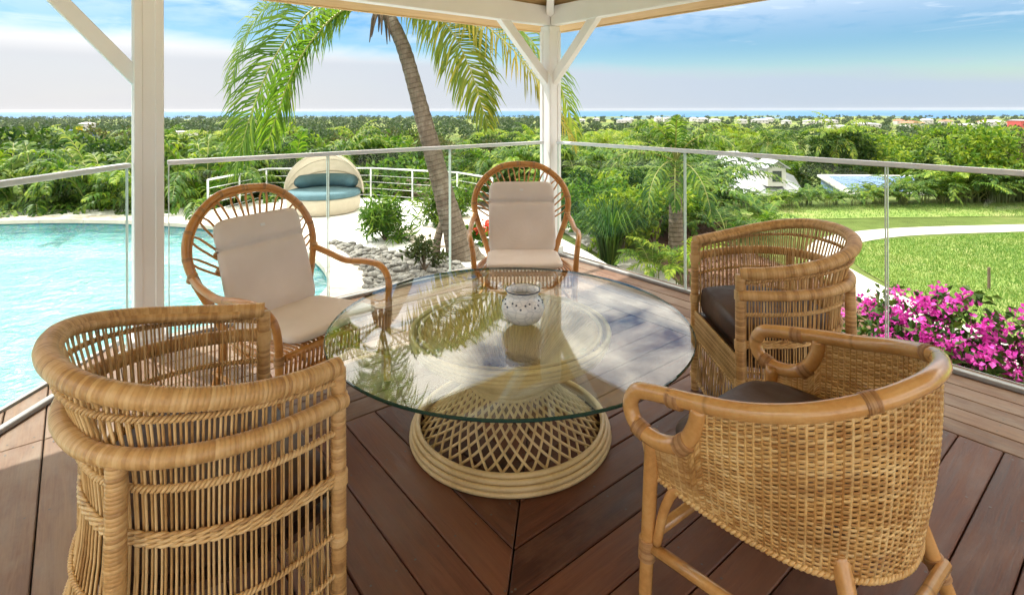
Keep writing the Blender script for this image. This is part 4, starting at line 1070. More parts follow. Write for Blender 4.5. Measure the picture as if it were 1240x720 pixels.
def px_frond(name, pts, n, ll, w, droop, mat, ys=None, seed=1, side=.9, vee=.2, roll=0.0):
    ys = ys or [0] * len(pts)
    P = catmull([pp(*p, PY + y) - off for p, y in zip(pts, ys)], 26); f = MB(); r = MB()
    frond(f, r, P, n, ll, w, droop, side, np.random.default_rng(seed), .02, .10, 0, vee, roll)
    o = f.build('frond', mat, palm, smooth=False, fix=False); r.build('frond_rib', M['rachis'], o)
px_frond('f', [(460, 8), (425, -2), (380, 10), (338, 60), (310, 120), (292, 178), (284, 205)], 125, .95, .031, .70, M['palmleaf'], [0, -.1, -.3, -.5, -.6, -.65, -.65], 1, roll=.9)
px_frond('f', [(456, 12), (425, 8), (395, 28), (360, 75), (338, 130), (325, 170)], 100, .85, .031, .85, M['palmleaf'], [0, -.3, -.6, -.9, -1.0, -1.0], 11, roll=-.6)
px_frond('f', [(458, 10), (420, -20), (370, -22), (325, 5), (296, 45), (282, 90), (277, 120)], 110, .9, .031, .7, M['palmleaf'], [0, .1, .3, .5, .6, .6, .6], 2, roll=.8)
px_frond('f', [(466, 8), (505, 0), (545, 35), (570, 85), (584, 130), (590, 150)], 135, .85, .029, .9, M['palmyel'], [0, -.1, -.25, -.4, -.45, -.45], 3, roll=-.8)
px_frond('f', [(468, 5), (520, -20), (590, 5), (640, 45), (676, 98), (694, 150), (700, 165)], 115, .95, .032, .9, M['palmleaf'], [0, .1, .3, .45, .5, .5, .5], 4, roll=-.7)
px_frond('f', [(468, 6), (530, 0), (600, 40), (650, 95), (682, 150), (697, 178)], 90, .75, .026, 1.2, M['palmgold'], [0, -.2, -.4, -.5, -.5, -.5], 14, roll=-.5)
px_frond('f', [(466, 4), (500, -25), (560, -20), (610, 20), (650, 70), (672, 110)], 130, .9, .030, 1.0, M['palmleaf'], [0, .4, .9, 1.3, 1.5, 1.6], 5, roll=-.5)
px_frond('f', [(462, 2), (450, -50), (420, -90), (370, -95), (330, -70)], 60, .7, .028, 1.0, M['palmleaf'], [0, .1, .3, .5, .7], 6)
px_frond('f', [(464, 2), (480, -60), (510, -110), (560, -120), (600, -90)], 60, .7, .028, 1.0, M['palmleaf'], [0, -.1, -.2, -.3, -.3], 7)
px_frond('f', [(463, 2), (465, -60), (465, -105), (462, -115), (458, -90)], 60, .7, .028, 1.0, M['palmleaf'], [0, .5, 1.3, 2.1, 2.8], 8)
px_frond('f', [(463, 4), (462, -40), (458, -60), (450, -40), (445, 5)], 60, .7, .028, 1.0, M['palmleaf'], [0, -.5, -1.3, -2.1, -2.6], 9)
b = MB()
for k in range(9):
    a = k * .7; b.tube(catmull([crown0 + [0, 0, -.05], crown0 + [.12 * math.cos(a), .12 * math.sin(a), -.12], crown0 + [.2 * math.cos(a), .2 * math.sin(a), -.38 - .1 * (k % 3)]], 6), [.03, .035, .03, .02, .015, .006], 5)
b.build('dry_sheaths', M['twig'], palm)

# ------------------------------------------------------------------ plant makers; each returns a thing with its parts, about 1 unit scale in metres
def mk_areca(seed, h=2.0, nf=15, mat='areca', nl=26, ll=.34):
    r = np.random.default_rng(seed); t = thing('areca_palm', 'x', 'palm'); f = MB(); rb = MB(); st = MB()
    for i in range(nf):
        az = i * 2.4 + r.uniform(-.3, .3); el = R(r.uniform(48, 84)); L = h * r.uniform(.75, 1.05); hz = h * r.uniform(0, .28)
        p0 = np.array([.12 * h * math.cos(az) * r.uniform(.2, 1), .12 * h * math.sin(az) * r.uniform(.2, 1), hz])
        st.tube([p0 * [1, 1, 0], p0], .022, 5, cap=False)
        frond(f, rb, arc_rachis(p0, az, el, L, R(r.uniform(70, 120)), 10), nl, ll * h / 2, .034 * h / 2 + .012, .7, .9, r, .012, .25)
    f.build('fronds', M[mat], t, smooth=False, fix=False); rb.build('ribs', M['rachis'], t); st.build('stems', M['stem'], t); return t
def mk_coco(seed, h=5.0, nf=17, mat='palmleaf', nl=26):
    r = np.random.default_rng(seed); t = thing('coconut_palm', 'x', 'palm tree'); f = MB(); rb = MB(); b = MB()
    lean = r.uniform(-.5, .5, 2); top = np.array([lean[0], lean[1], h * .62])
    b.tube(catmull([(0, 0, -.6), (lean[0] * .2, lean[1] * .2, h * .25), top], 16), np.linspace(.16, .10, 16), 8); b.build('trunk', M['trunk'], t)
    for i in range(nf):
        az = i * 2.4 + r.uniform(-.3, .3); el = R(r.uniform(-5, 78)); L = h * r.uniform(.40, .52)
        frond(f, rb, arc_rachis(top, az, el, L, R(r.uniform(70, 120)), 10), nl, .55 * h / 5, .055 * h / 5, 1.0, .9, r, .02, .12)
    f.build('fronds', M[mat], t, smooth=False, fix=False); rb.build('ribs', M['rachis'], t); return t
def leaf_cloud(mb, C, size, r, up=.35, aspect=.5, mi=0):
    n = len(C); d = nrm(r.normal(0, 1, (n, 3)) + [0, 0, -.15]); nn = nrm(r.normal(0, 1, (n, 3)) + [0, 0, up]); s = nrm(np.cross(d, nn))
    L = size * r.uniform(.7, 1.3, n)[:, None]; w = L * aspect / 2; fold = np.cross(s, d) * L * .12
    V = np.stack([C, C + d * L * .5 + s * w + fold, C + d * L - fold, C + d * L * .5 - s * w + fold], 1).reshape(-1, 3)
    mb.add(V, np.arange(n)[:, None] * 4 + np.array([0, 1, 2, 3]), None, mi)
def blob_points(r, n, lobes, shell=.55):
    """points through a set of ellipsoid lobes, thicker towards their skins"""
    k = r.integers(0, len(lobes), n); lo = np.array(lobes)[k]
    d = nrm(r.normal(0, 1, (n, 3))); rad = shell + (1 - shell) * r.uniform(0, 1, n) ** .6; rad = rad * r.uniform(.85, 1.12, n)
    return lo[:, :3] + d * lo[:, 3:6] * rad[:, None]
def mk_bush(seed, h=3.0, w=3.0, n=2600, leaf=.16, mat='broad', name='broadleaf_tree', cat='tree', trunk=.35, aspect=.5, lob=13):
    r = np.random.default_rng(seed); t = thing(name, 'x', cat); b = MB(); lobes = []
    for i in range(lob):
        a = r.uniform(0, 6.28); q = math.sqrt(r.uniform(0, 1)) * w * .36; z = h * (trunk + (1 - trunk) * r.uniform(.15, .85) * (1 - .45 * (q / (w * .4)) ** 2)); s = w * r.uniform(.13, .23)
        lobes.append((q * math.cos(a), q * math.sin(a), z, s, s, s * .75))
    C = blob_points(r, n, lobes); C[:, 2] = np.maximum(C[:, 2], .05); leaf_cloud(b, C, leaf, r, .5, aspect); b.build('crown', M[mat], t, smooth=False, fix=False)
    tr = MB(); tr.tube([(0, 0, -.5), (0, 0, h * trunk * .6), (.05, .03, h * .6)], [.05 * w * .6, .04 * w * .6, .012 * w], 7, cap=False)
    for lo in lobes[::2]: tr.tube(catmull([(0, 0, h * trunk * .5), (lo[0] * .5, lo[1] * .5, lo[2] * .75), lo[:3]], 6), [.022 * w, .018 * w, .014 * w, .010 * w, .007 * w, .003 * w], 5, cap=False)
    tr.build('trunk', M['twig'], t); return t
def gz(x, y): return float(ground_z(np.array(x), np.array(y)))
used = set()
def put(proto, x, y, z, s, label, group=None, rz=None, sz=None):
    o = proto if proto.name not in used else copy_tree(proto)
    used.add(proto.name); o.location = (x, y, z); o.rotation_euler = (0, 0, random.uniform(0, 6.28) if rz is None else rz)
    o.scale = (s, s, sz or s); tag(o, label, None, group); return o
ARE = [mk_areca(20, 2.0, 16), mk_areca(21, 2.0, 14), mk_areca(22, 2.0, 18, 'lime', 24, .32), mk_areca(23, 2.0, 15)]
COC = [mk_coco(31), mk_coco(32), mk_coco(33, 5.0, 15, 'areca')]
BRO = [mk_bush(41, 3, 3.2, 3600, .18, 'broad', trunk=.08, lob=18), mk_bush(42, 3, 3.4, 3400, .20, 'lime', trunk=.08, lob=18), mk_bush(43, 3.2, 3.0, 3200, .16, 'olive', trunk=.1, lob=18), mk_bush(44, 2.6, 3.6, 3600, .17, 'broad', trunk=.05, lob=18)]
L_ARE = 'feathery areca palm in the hedge beyond the pool'; G_ARE = 'areca palms hedging the pool'
L_BRO = ['dark green broadleaf tree on the slope', 'lime green broadleaf tree on the slope', 'olive brown leafy tree on the slope', 'wide dark green broadleaf tree on the slope']
G_BRO = ['dark broadleaf trees on the slope', 'lime trees on the slope', 'olive trees on the slope', 'wide broadleaf trees on the slope']
rr = random.Random(5)
# hedge behind the pool
for i in range(34):
    x = -17.5 + i * .36 + rr.uniform(-.3, .3) if i < 17 else -11.4 + (i - 17) * .30; x = -18 + i * .38 + rr.uniform(-.15, .15)
    y = 13.9 + rr.uniform(-.2, .9) + max(0, (x + 8) * .4) + (1.9 if x > -7.8 else 0); 
    put(ARE[i % 4], x, y, -2.4, 1.0, L_ARE, G_ARE).scale = (1.3, 1.3, rr.uniform(1.7, 2.2))
for i in range(17):
    x = -21 + i * 1.05 + rr.uniform(-.4, .4); y = 16.5 + rr.uniform(0, 2.5); s = rr.uniform(1.2, 1.5)
    k = rr.choice([0, 1, 3, 3, 0]); put(BRO[k], x, y, -2.7 if x < -1 else -2, s, L_BRO[k].replace('on the slope', 'behind the pool hedge'), G_BRO[k].replace('on the slope', 'behind the pool hedge'), sz=s * rr.uniform(.85, 1.02))
# behind the cable railing and the corner pillar
L2 = 'feathery areca palm below the cable railing'; G2 = 'areca palms below the cable railing'
for i in range(22):
    x = -6.0 + i * .42 + rr.uniform(-.2, .2); y = 15.9 + rr.uniform(-.3, 1.6) - max(0, x) * .35 + (1.2 if x < -2.8 else 0)
    put(ARE[(i * 3 + 1) % 4], x, y, gz(x, y) - .4 - (1.2 if x < -1 else 0), 1.0, L2, G2).scale = (1.25, 1.25, rr.uniform(1.25, 1.6))
# slope in front of the deck corner: dense mixed palms
L3 = 'bushy palm on the garden slope past the corner pillar'; G3 = 'palms on the garden slope'
for i in range(34):
    u = rr.uniform(0.0, 1.0); y = rr.uniform(12.5, 21); x = (-.02 + .52 * u) * y
    if 6.0 < x < 16 and y < 15.5: continue
    if x / y > .345: continue
    put(ARE[i % 4], x, y, gz(x, y) - .2, 1.0, L3, G3).scale = (1.15, 1.15, rr.uniform(.85, 1.2))
# mid slope
def far_ok(x, y):
    px = 620 + 655 * x / y
    if 855 < px < 1150 and 15 < y < 52: return False     # the white roofed house and the blue pool stay in view
    return True
nA = nB = 0
for i in range(260):
    y = 19 + 62 * rr.random() ** 1.25; x = rr.uniform(-1.02, 1.02) * y
    if not far_ok(x, y) : continue
    if x < -1 and y < 20: continue
    kk = rr.uniform(.033, .070) if y < 45 else rr.uniform(.020, .050)
    g0 = gz(x, y); h = CAM_H - kk * y - g0
    if h < 1.2: continue
    px = 620 + 655 * x / y; palmy = .62 if 640 < px < 1010 else (.28 if px > 1010 else .35)
    if rr.random() < palmy and nA < 140:
        nA += 1
        if h > 3.0 and rr.random() < .7: put(COC[i % 3], x, y, g0, h / 4.6, 'coconut palm on the wooded slope below the garden', 'coconut palms on the wooded slope')
        else: put(ARE[i % 4], x, y, g0, h / 2.0, 'clumped areca palm on the wooded slope below the garden', 'areca palms on the wooded slope')
    elif nB < 190:
        if 640 < px < 1010: h -= .022 * y
        if h < 1.2: continue
        nB += 1; k = i % 4; s = h / 2.9; put(BRO[k], x, y, g0, max(s, .9), L_BRO[k] + ' below the garden', G_BRO[k], sz=s)
# tall coconut palms whose crowns stand out against the plain and the sea
for i, (px, y, py) in enumerate([(702, 42, 146), (738, 55, 150), (786, 60, 143), (848, 48, 150), (905, 38, 150), (932, 36, 146), (1008, 52, 134), (1030, 60, 140), (968, 66, 146), (880, 70, 141), (650, 52, 152), (1120, 64, 140), (590, 58, 152), (760, 34, 165), (820, 30, 160)]):
    x = (px - 620) * y / 655; g0 = gz(x, y); h = CAM_H - (py - 132) / 655 * y - g0; put(COC[i % 3], x, y, g0, max(h / 4.75, .8), 'tall coconut palm with its crown standing above the wooded slope', 'tall coconut palms above the wooded slope')
# shrubs in front of and behind the lawn
SHR = [mk_bush(51, 1.2, 1.5, 2200, .11, 'lime', 'shrub', 'shrub', .1, .38), mk_bush(52, 1.2, 1.4, 2200, .10, 'broad', 'shrub', 'shrub', .1, .4)]
for (px, py, z, s, k) in [(722, 262, -1.25, 1.15, 0), (752, 275, -1.28, 1.1, 0), (790, 268, -1.28, 1.15, 0), (770, 250, -1.3, 1.2, 1), (705, 248, -1.25, 1.15, 1), (740, 246, -1.3, 1.2, 0), (812, 258, -1.3, 1.0, 0)]:
    p = at(px, py + 32, z); put(SHR[k], p.x, p.y, z, s, ['lime green leafy shrub beside the pale garden path', 'dark green leafy shrub behind the lime shrubs'][k], ['lime', 'dark'][k] + ' shrubs beside the garden path')
LH = 'young areca palm in the low hedge behind the lawn'; GH = 'young palms hedging the lawn'
for i in range(26):
    x = 6.2 + i * .36 + rr.uniform(-.1, .1); y = 14.6 + .05 * i + rr.uniform(-.2, .3)
    px = 620 + 655 * x / y
    put(ARE[i % 4], x, y, gz(x, y), .33 + (.42 if px > 1150 else .12 if px > 1060 else 0) + rr.uniform(0, .10), LH, GH)
for i in range(15):
    x = 13.6 + i * .55 + rr.uniform(-.2, .2); y = 16.2 + rr.uniform(0, 1.6); k = [0, 1, 3, 0, 2][i % 5]; s = rr.uniform(.62, .85)
    put(BRO[k], x, y, gz(x, y) - .1, s, L_BRO[k].replace('on the slope', 'behind the lawn hedge'), G_BRO[k].replace('on the slope', 'behind the lawn hedge'), sz=s * rr.uniform(.85, 1.1))
# single feature plants
gp = mk_coco(35, 3.2, 15, 'areca', 30); p = at(818, 330, -1.3); put(gp, p.x, p.y, -1.3, .92, 'small palm with drooping grey green fronds near the white roofed house')
for j, (px, py, s, lab) in enumerate([(790, 340, .42, 'low fan of pale palm fronds at the foot of the glass railing'), (828, 345, .50, 'low yellow green palm at the foot of the glass railing'), (880, 300, .55, 'arching pale palm beside the mulch path'), (922, 290, .5, 'arching young palm behind the tub armchair')]):
    p = at(px, py, -1.25); put(mk_areca(60 + j, 2.0, 11, 'lime' if j != 2 else 'areca', 26, .42), p.x, p.y, -1.25, s, lab)
def mk_grass(seed, name, label, n=260, h=.7, mat='areca', spread=.25, w=.012):
    r = np.random.default_rng(seed); b = MB(); az = r.uniform(0, 6.28, n); t_ = tag(obj(name, None), label, 'plant'); lean = r.uniform(.1, 1.0, n); L = h * r.uniform(.6, 1.1, n)
    d = np.stack([np.cos(az), np.sin(az), np.zeros(n)], 1); up = np.array([0, 0, 1.0]); s = np.stack([-np.sin(az), np.cos(az), np.zeros(n)], 1)
    p0 = d * (spread * r.uniform(0, .5, n))[:, None]; p1 = p0 + (up * .6 + d * (lean * .22)[:, None]) * L[:, None]; p2 = p1 + (up * .28 + d * (lean * .4)[:, None]) * L[:, None]; p3 = p2 + (d * (lean * .4)[:, None] - up * (lean * .25)[:, None]) * L[:, None]
    V = np.stack([p0 - s * w, p0 + s * w, p1 - s * w, p1 + s * w, p2 - s * w * .7, p2 + s * w * .7, p3], 1).reshape(-1, 3); o = np.arange(n)[:, None] * 7
    b.add(V, np.concatenate([o + np.array([0, 1, 3, 2]), o + np.array([2, 3, 5, 4])])); b.f.append((o + np.array([4, 5, 6]), 0)); b.build('blades', M[mat], t_, smooth=False, fix=False); return t_
g1 = mk_grass(71, 'grass_clump', 'tuft of long arching grass beside the garden path', 420, 1.1, 'areca', .3, .011); p = at(738, 318, -1.2); g1.location = p
g2 = mk_bush(72, 1.0, 1.0, 1500, .26, 'lime', 'umbrella_plant', 'plant', .04, .11, 24); p = at(466, 291, TER); put(g2, p.x, p.y, TER, .95, 'spiky green umbrella plant in the white gravel')
g3 = mk_bush(73, 1.0, .8, 700, .26, 'areca', 'umbrella_plant', 'plant', .05, .11, 16); p = at(527, 272, TER); put(g3, p.x, p.y, TER, .95, 'sparse green plant beside the palm trunk')
g4 = mk_bush(74, 1.0, .8, 700, .26, 'lime', 'umbrella_plant', 'plant', .05, .11, 16); p = at(552, 262, TER); put(g4, p.x, p.y, TER, .9, 'light green plant behind the palm trunk')
g5 = mk_bush(75, .5, .7, 420, .09, 'olive', 'shrub', 'shrub', .1, .4, 9); p = at(514, 328, TER); put(g5, p.x, p.y, TER, 1.0, 'low dull green shrub among the grey pebbles')
# red flowers by the chair
t = thing('red_flower', 'small red flowering plant in the white gravel behind the chair', 'flower', at(588, 296, TER)); r = np.random.default_rng(76); b = MB(); leaf_cloud(b, blob_points(r, 260, [(0, 0, .3, .22, .22, .12), (.15, .1, .35, .14, .14, .1)]), .08, r); b.build('petals', M['redfl'], t, smooth=False, fix=False)
b = MB(); leaf_cloud(b, blob_points(r, 260, [(0, 0, .15, .25, .25, .15), (-.25, 0, .25, .15, .12, .12)]), .12, r); b.build('leaves', M['lime'], t, smooth=False, fix=False)
# bougainvillea beside the deck
bg_ = thing('bougainvillea', 'bougainvillea bush covered in magenta flowers outside the glass railing', 'flowering bush', (3.55, 3.60, -1.3))
r = np.random.default_rng(80); lob = []
for i in range(46):
    a = r.uniform(-1.0, 1.0); q = r.uniform(-.38, .38); x = a * 1.15 * D2[1] * 1.0 + q * .62 - .0; y = -a * 1.15 * D2[0] + q * .78 
    top_ = 1.20 - .30 * a * a + r.uniform(-.25, .16); lob.append((x, y, max(.25, top_ - r.uniform(0, .75) ** 1.5), r.uniform(.12, .22), r.uniform(.12, .22), r.uniform(.10, .2)))
b = MB(); leaf_cloud(b, blob_points(r, 3400, lob), .075, r, .5, .6); b.build('leaves', M['broad'], bg_, smooth=False, fix=False)
b = MB(); C = blob_points(r, 330, lob, .9); C = C[C[:, 2] > .35]
CC = np.repeat(C, 34, 0) + r.normal(0, .033, (len(C) * 34, 3)); leaf_cloud(b, CC, .037, r, .5, .85); b.build('flowers', M['bract'], bg_, smooth=False, fix=False)
b = MB()
for lo in lob[::3]: b.tube(catmull([(lo[0] * .3, lo[1] * .3, 0), (lo[0] * .7, lo[1] * .7, lo[2] * .6), lo[:3]], 6), [.018, .015, .012, .009, .006, .003], 5, cap=False)
b.build('stems', M['twig'], bg_)

# ------------------------------------------------------------------ lawn, paths, beds
LZ = -1.285
lawn_pts = [(5.75, 6.3), (5.75, 8.3), (6.1, 9.8), (7.2, 10.9), (9.5, 11.4), (14, 11.7), (20, 11.4), (22, 7), (16, 3.2), (8, 3.6)]

lawn = sheet('lawn', lawn_pts, LZ, M['lawn'], 'sunlit green lawn with dry patches', 'lawn', n=60)
path_pts = [(4.95, 4.6), (4.95, 6.6), (5.0, 8.0), (5.2, 9.4), (5.8, 10.65), (7.3, 11.75), (10, 12.35), (16, 12.7), (22, 12.3), (22, 11.6), (16, 12.1), (10, 11.75), (7.5, 11.15), (6.0, 9.9), (5.65, 8.3), (5.65, 6.4), (5.7, 4.6)]
path_pts = [(p[0] + rr.uniform(-.05, .05), p[1] + rr.uniform(-.05, .05)) for p in path_pts]
sheet('garden_path', path_pts, LZ - .008, M['pathw'], 'white gravel path curving round the lawn', 'path', n=110)
sheet('mulch_bed', [(2.9, 5.2), (4.9, 4.2), (4.9, 8.2), (4.5, 11.2), (6.6, 13.2), (3.6, 12.6), (2.6, 9.5), (2.5, 7.0)], LZ - .012, M['mulch'], 'brown bark mulch bed beside the white path', 'mulch bed')
sheet('garden_path', [(1.0, 12.6), (1.45, 10.6), (1.95, 8.6), (2.25, 6.6), (2.6, 6.6), (2.5, 8.8), (2.0, 10.8), (1.5, 12.8)], LZ + .006, M['pathw'], 'narrow pale path between the grass tuft and the lime shrubs', 'path')
sheet('lawn', [(6.4, 13.3), (10, 13.4), (16, 13.6), (24, 13.2), (24, 15.2), (16, 15.4), (10, 15.2), (6.0, 14.7)], LZ - .004, M['lawn'], 'strip of dry grass between the white path and the hedge', 'lawn')
def blades(polys, n, h, label, name):
    r = np.random.default_rng(91); pts = []
    for poly, num in polys:
        P = catmull(poly, 60, True); lo, hi = P.min(0), P.max(0); q = r.uniform(0, 1, (num * 2, 2)) * (hi - lo) + lo
        pts += [p for p in q if in_poly(p, P)][:num]
    P = np.array(pts); m = len(P); az = r.uniform(0, 6.28, m); L = h * r.uniform(.5, 1.2, m); w = .005 + .003 * r.uniform(0, 1, m)
    s = np.stack([np.cos(az), np.sin(az), 0 * az], 1) * w[:, None]; B = np.c_[P, np.full(m, LZ)]; tip = B + np.c_[r.normal(0, .35, (m, 2)) * L[:, None], L]
    b = MB(); b.add(np.stack([B - s, B + s, tip], 1).reshape(-1, 3), np.arange(m)[:, None] * 3 + np.array([0, 1, 2])); return tag(b.build(name, M['blade'], smooth=False, fix=False), label, 'grass', kind='stuff')
blades([([(5.75, 6.3), (5.75, 8.3), (6.1, 9.8), (7.2, 10.9), (9.5, 11.4), (12.5, 11.6), (12.5, 9), (9.5, 6.0), (6.5, 5.0)], 60000), ([(6.4, 13.3), (10, 13.4), (16, 13.6), (16, 15.4), (10, 15.2), (6.0, 14.7)], 9000)], 1, .048, 'short green grass on the lawn', 'grass')
r = np.random.default_rng(95); n = 2600; b = MB(); Q = r.uniform(0, 1, (n, 2)) * [2.6, 9] + [2.4, 4.2]; P = [q for q in Q if in_poly(q, [(2.9, 5.2), (4.9, 4.2), (4.9, 8.2), (4.5, 11.2), (6.6, 13.2), (3.6, 12.6), (2.6, 9.5)])]
leaf_cloud(b, np.c_[np.array(P), np.full(len(P), LZ + .02)], .07, r, 2.0, .5); tag(b.build('bark_chips', M['mulch'], smooth=False, fix=False), 'loose bark chips on the mulch bed', 'mulch', kind='stuff')
b = MB(); p = at(1197, 352, LZ); b.box((p.x, p.y, LZ + .16), (.03, .03, .36), ch=.004); tag(b.build('garden_stake', M['twig'], smooth=False), 'short wooden stake standing in the lawn', 'stake')
# ================================================================== daybed, cable railing, boulders, houses, far land
M['cream'] = m_plain('cream_fibre', (0.48, 0.42, 0.32), 0.7, 0.06, 8, 0.1, 80)
M['teal'] = m_plain('teal_cushion', (0.085, 0.17, 0.205), 0.85, 0.10, 6, 0.15, 40)
def m_canvas():
    t = NT('cream_canvas'); v = t.tc.outputs['Object']
    col = t.ramp(t.noise(v, 4, 4), [(0.3, (0.46, 0.40, 0.30)), (0.7, (0.54, 0.47, 0.36))])
    tr = t.n('ShaderNodeBsdfTranslucent'); t.put(tr.inputs[0], col); mx = t.n('ShaderNodeMixShader'); mx.inputs[0].default_value = .38
    t.L.new(t.bsdf(col, .85, None, .1), mx.inputs[1]); t.L.new(tr.outputs[0], mx.inputs[2]); return t.end(mx.outputs[0])
M['canvas'] = m_canvas()
DB = (-4.47, 12.85); fdir = math.atan2(-DB[0], -DB[1] - 0)   # it faces the deck
db = thing('round_daybed', 'round cream daybed with teal cushions and folding canvas canopy', 'daybed', (*DB, TER + .001), 0.12)
b = MB(); b.lathe([(0, 0), (.74, 0), (.80, .03), (.83, .14), (.835, .28), (.82, .36), (.78, .38), (0, .38)], 56); b.build('base', M['cream'], db)
b = MB(); b.lathe([(0, .375), (.80, .375), (.835, .40), (.84, .45), (.82, .495), (.74, .515), (0, .52)], 56); b.build('mattress', M['teal'], db)
def bolster(a0, a1, r_=.63, z=.66, rad=.14):
    a = np.linspace(R(a0), R(a1), 26); n = len(a); k = np.minimum(1, np.minimum(np.arange(n), n - 1 - np.arange(n)) / 3.0) ** .5
    b = MB(); b.tube(np.c_[r_ * np.cos(a), r_ * np.sin(a), np.full(n, z)], np.maximum(rad * k, .01), 14); return b.build('bolster', M['teal'], db)
bolster(6, 174, .66, .655, .165)
# canopy: a quarter sphere of canvas over bows hinged at the two sides
phi = np.linspace(R(4), R(100), 21); th = np.linspace(0, math.pi, 37); PH, THh = np.meshgrid(phi, th, indexing='ij')
Rr = .90 * (1 - .012 * np.sin((PH - R(4)) / R(24) * math.pi) ** 2)
X = Rr * np.cos(THh); Yc = Rr * np.sin(THh) * np.cos(PH); Zc = .42 + Rr * np.sin(THh) * np.sin(PH) * 1.06
V = np.stack([X, Yc, Zc], -1).reshape(-1, 3); i = np.arange(20)[:, None]; k = np.arange(36)[None, :]
b = MB(); b.add(V, np.stack([i * 37 + k, i * 37 + k + 1, (i + 1) * 37 + k + 1, (i + 1) * 37 + k], -1).reshape(-1, 4)); b.build('canopy', M['canvas'], db, fix=False)
for j in range(5):
    p = R(4 + 24 * j); P = np.c_[.905 * np.cos(th), .905 * np.sin(th) * math.cos(p), .42 + .905 * np.sin(th) * math.sin(p) * 1.06]; b = MB(); b.tube(P, .011, 8); b.build('canopy_bow', M['cream'], db)
# cable railing along the terrace edge
cr = thing('cable_railing', 'steel post and cable railing at the edge of the white terrace', 'railing')
pts = [(-6.75, 12.0), (-6.45, 14.2), (-3.75, 14.35), (-1.35, 13.3), (-0.45, 12.2)]; HR = .85
for j in range(4):
    p, q = np.array(pts[j]), np.array(pts[j + 1]); b = MB(); b.tube([(*p, TER + HR), (*q, TER + HR)], .022, 8); b.build('handrail', M['steel'], cr)
    for z in (.15, .32, .49, .66): b = MB(); b.tube([(*p, TER + z), (*q, TER + z)], .006, 5); b.build('cable', M['steel'], cr)
    n = max(1, int(round(np.linalg.norm(q - p) / 1.1)))
    for k in range(n + (j == 3)):
        s = p + (q - p) * k / n; b = MB(); b.tube([(*s, TER - .05), (*s, TER + HR + .01)], .022, 8); b.build('post', M['steel'], cr)
# boulders below the railing
for j, (px, py, s) in enumerate([(455, 236, .75), (480, 240, .9), (508, 238, .8), (530, 243, .7), (560, 250, .65), (590, 255, .6), (470, 226, .8), (615, 258, .55)]):
    p = at(px, py, TER - .1) ; bm = bmesh.new(); bmesh.ops.create_icosphere(bm, subdivisions=3, radius=1); rj = random.Random(200 + j); cut = [Vector((rj.gauss(0, 1), rj.gauss(0, 1), rj.gauss(0, 1))).normalized() for _ in range(9)]
    for v in bm.verts:
        for c_ in cut: dd = v.co.dot(c_) - .72; v.co -= c_ * max(0, dd) * .9
        v.co *= 1 + rj.uniform(-.015, .015)
    me = bpy.data.meshes.new('boulder'); bm.to_mesh(me); bm.free(); me.materials.append(M['rock']); o = obj('boulder', me)
    d = 1.12; o.location = (p.x * d, p.y * d + .4, TER - .35); o.scale = (s, s * .7, s * .62); o.rotation_euler = (.1, .2, rj.uniform(0, 6)); tag(o, 'brown boulder below the cable railing', 'boulder', 'boulders below the cable railing')

# ------------------------------------------------------------------ the white roofed house and the blue pool down the slope
M['zinc'] = m_plain('white_sheet_roof', (0.34, 0.35, 0.37), 0.4, 0.05, 2.0)
M['wallw'] = m_plain('white_render', (0.50, 0.49, 0.47), 0.8, 0.06)
M['wdark'] = m_plain('dark_window', (0.05, 0.06, 0.07), 0.1, 0.1, 4, 0, 60, 0.7)
M['bluep'] = m_plain('blue_pool_tiles', (0.12, 0.19, 0.46), 0.25, 0.08, 1.0)
def pt(px, py, y): return np.array([(px - 620) * y / 655, y, CAM_H - (py - 132) * y / 655])
hs_ = thing('white_roof_house', 'house with white sheet metal hip roof and small dormer behind the palms', 'house', (11.0, 27.5, -6))
o0 = np.array(hs_.location)
ew = [pt(842, 232, 26.5), pt(978, 232, 24.5), pt(960, 222, 33), pt(838, 222, 33)]
ridge = [pt(874, 186, 29.0), pt(892, 186, 29.6)]
ez = -2.75
E = [np.array([p[0], p[1], ez]) for p in ew]; Rg = [np.array([p[0], p[1], -1.0]) for p in ridge]
b = MB(); b.prism([e[:2] - o0[:2] for e in [np.array(E[0]) + [.5, .5, 0], np.array(E[1]) + [-.6, .5, 0], np.array(E[2]) + [-.5, -.5, 0], np.array(E[3]) + [.5, -.5, 0]]], 0.0, ez + 6 + .05); b.build('wall', M['wallw'], hs_, smooth=False)
def slope(mb, pts):
    P = [np.array(p) - o0 for p in pts]; V = np.vstack([P, np.array(P) + [0, 0, .08]]); n = len(P)
    mb.add(V, [tuple(range(n))[::-1], tuple(range(n, 2 * n))] + [(i, (i + 1) % n, n + (i + 1) % n, n + i) for i in range(n)])
roof_o = None
for q in ([E[0], E[1], Rg[1], Rg[0]], [E[1], E[2], Rg[1]], [E[2], E[3], Rg[0], Rg[1]], [E[3], E[0], Rg[0]]):
    b = MB(); slope(b, q); ro = b.build('roof', M['zinc'], hs_, smooth=False); roof_o = roof_o or ro
    # standing seams
    P = [np.array(x) - o0 for x in q]; e0, e1 = P[0], P[1]; t0, t1 = (P[3], P[2]) if len(P) == 4 else (P[2], P[2]); b = MB(); ns = int(np.linalg.norm(e1 - e0) / .45)
    for k in range(1, ns): f = k / ns; bar(b, e0 + (e1 - e0) * f + [0, 0, .095], t0 + (t1 - t0) * f + [0, 0, .095], .04, .035, ch=0)
    b.build('roof_seams', M['zinc'], ro, smooth=False)
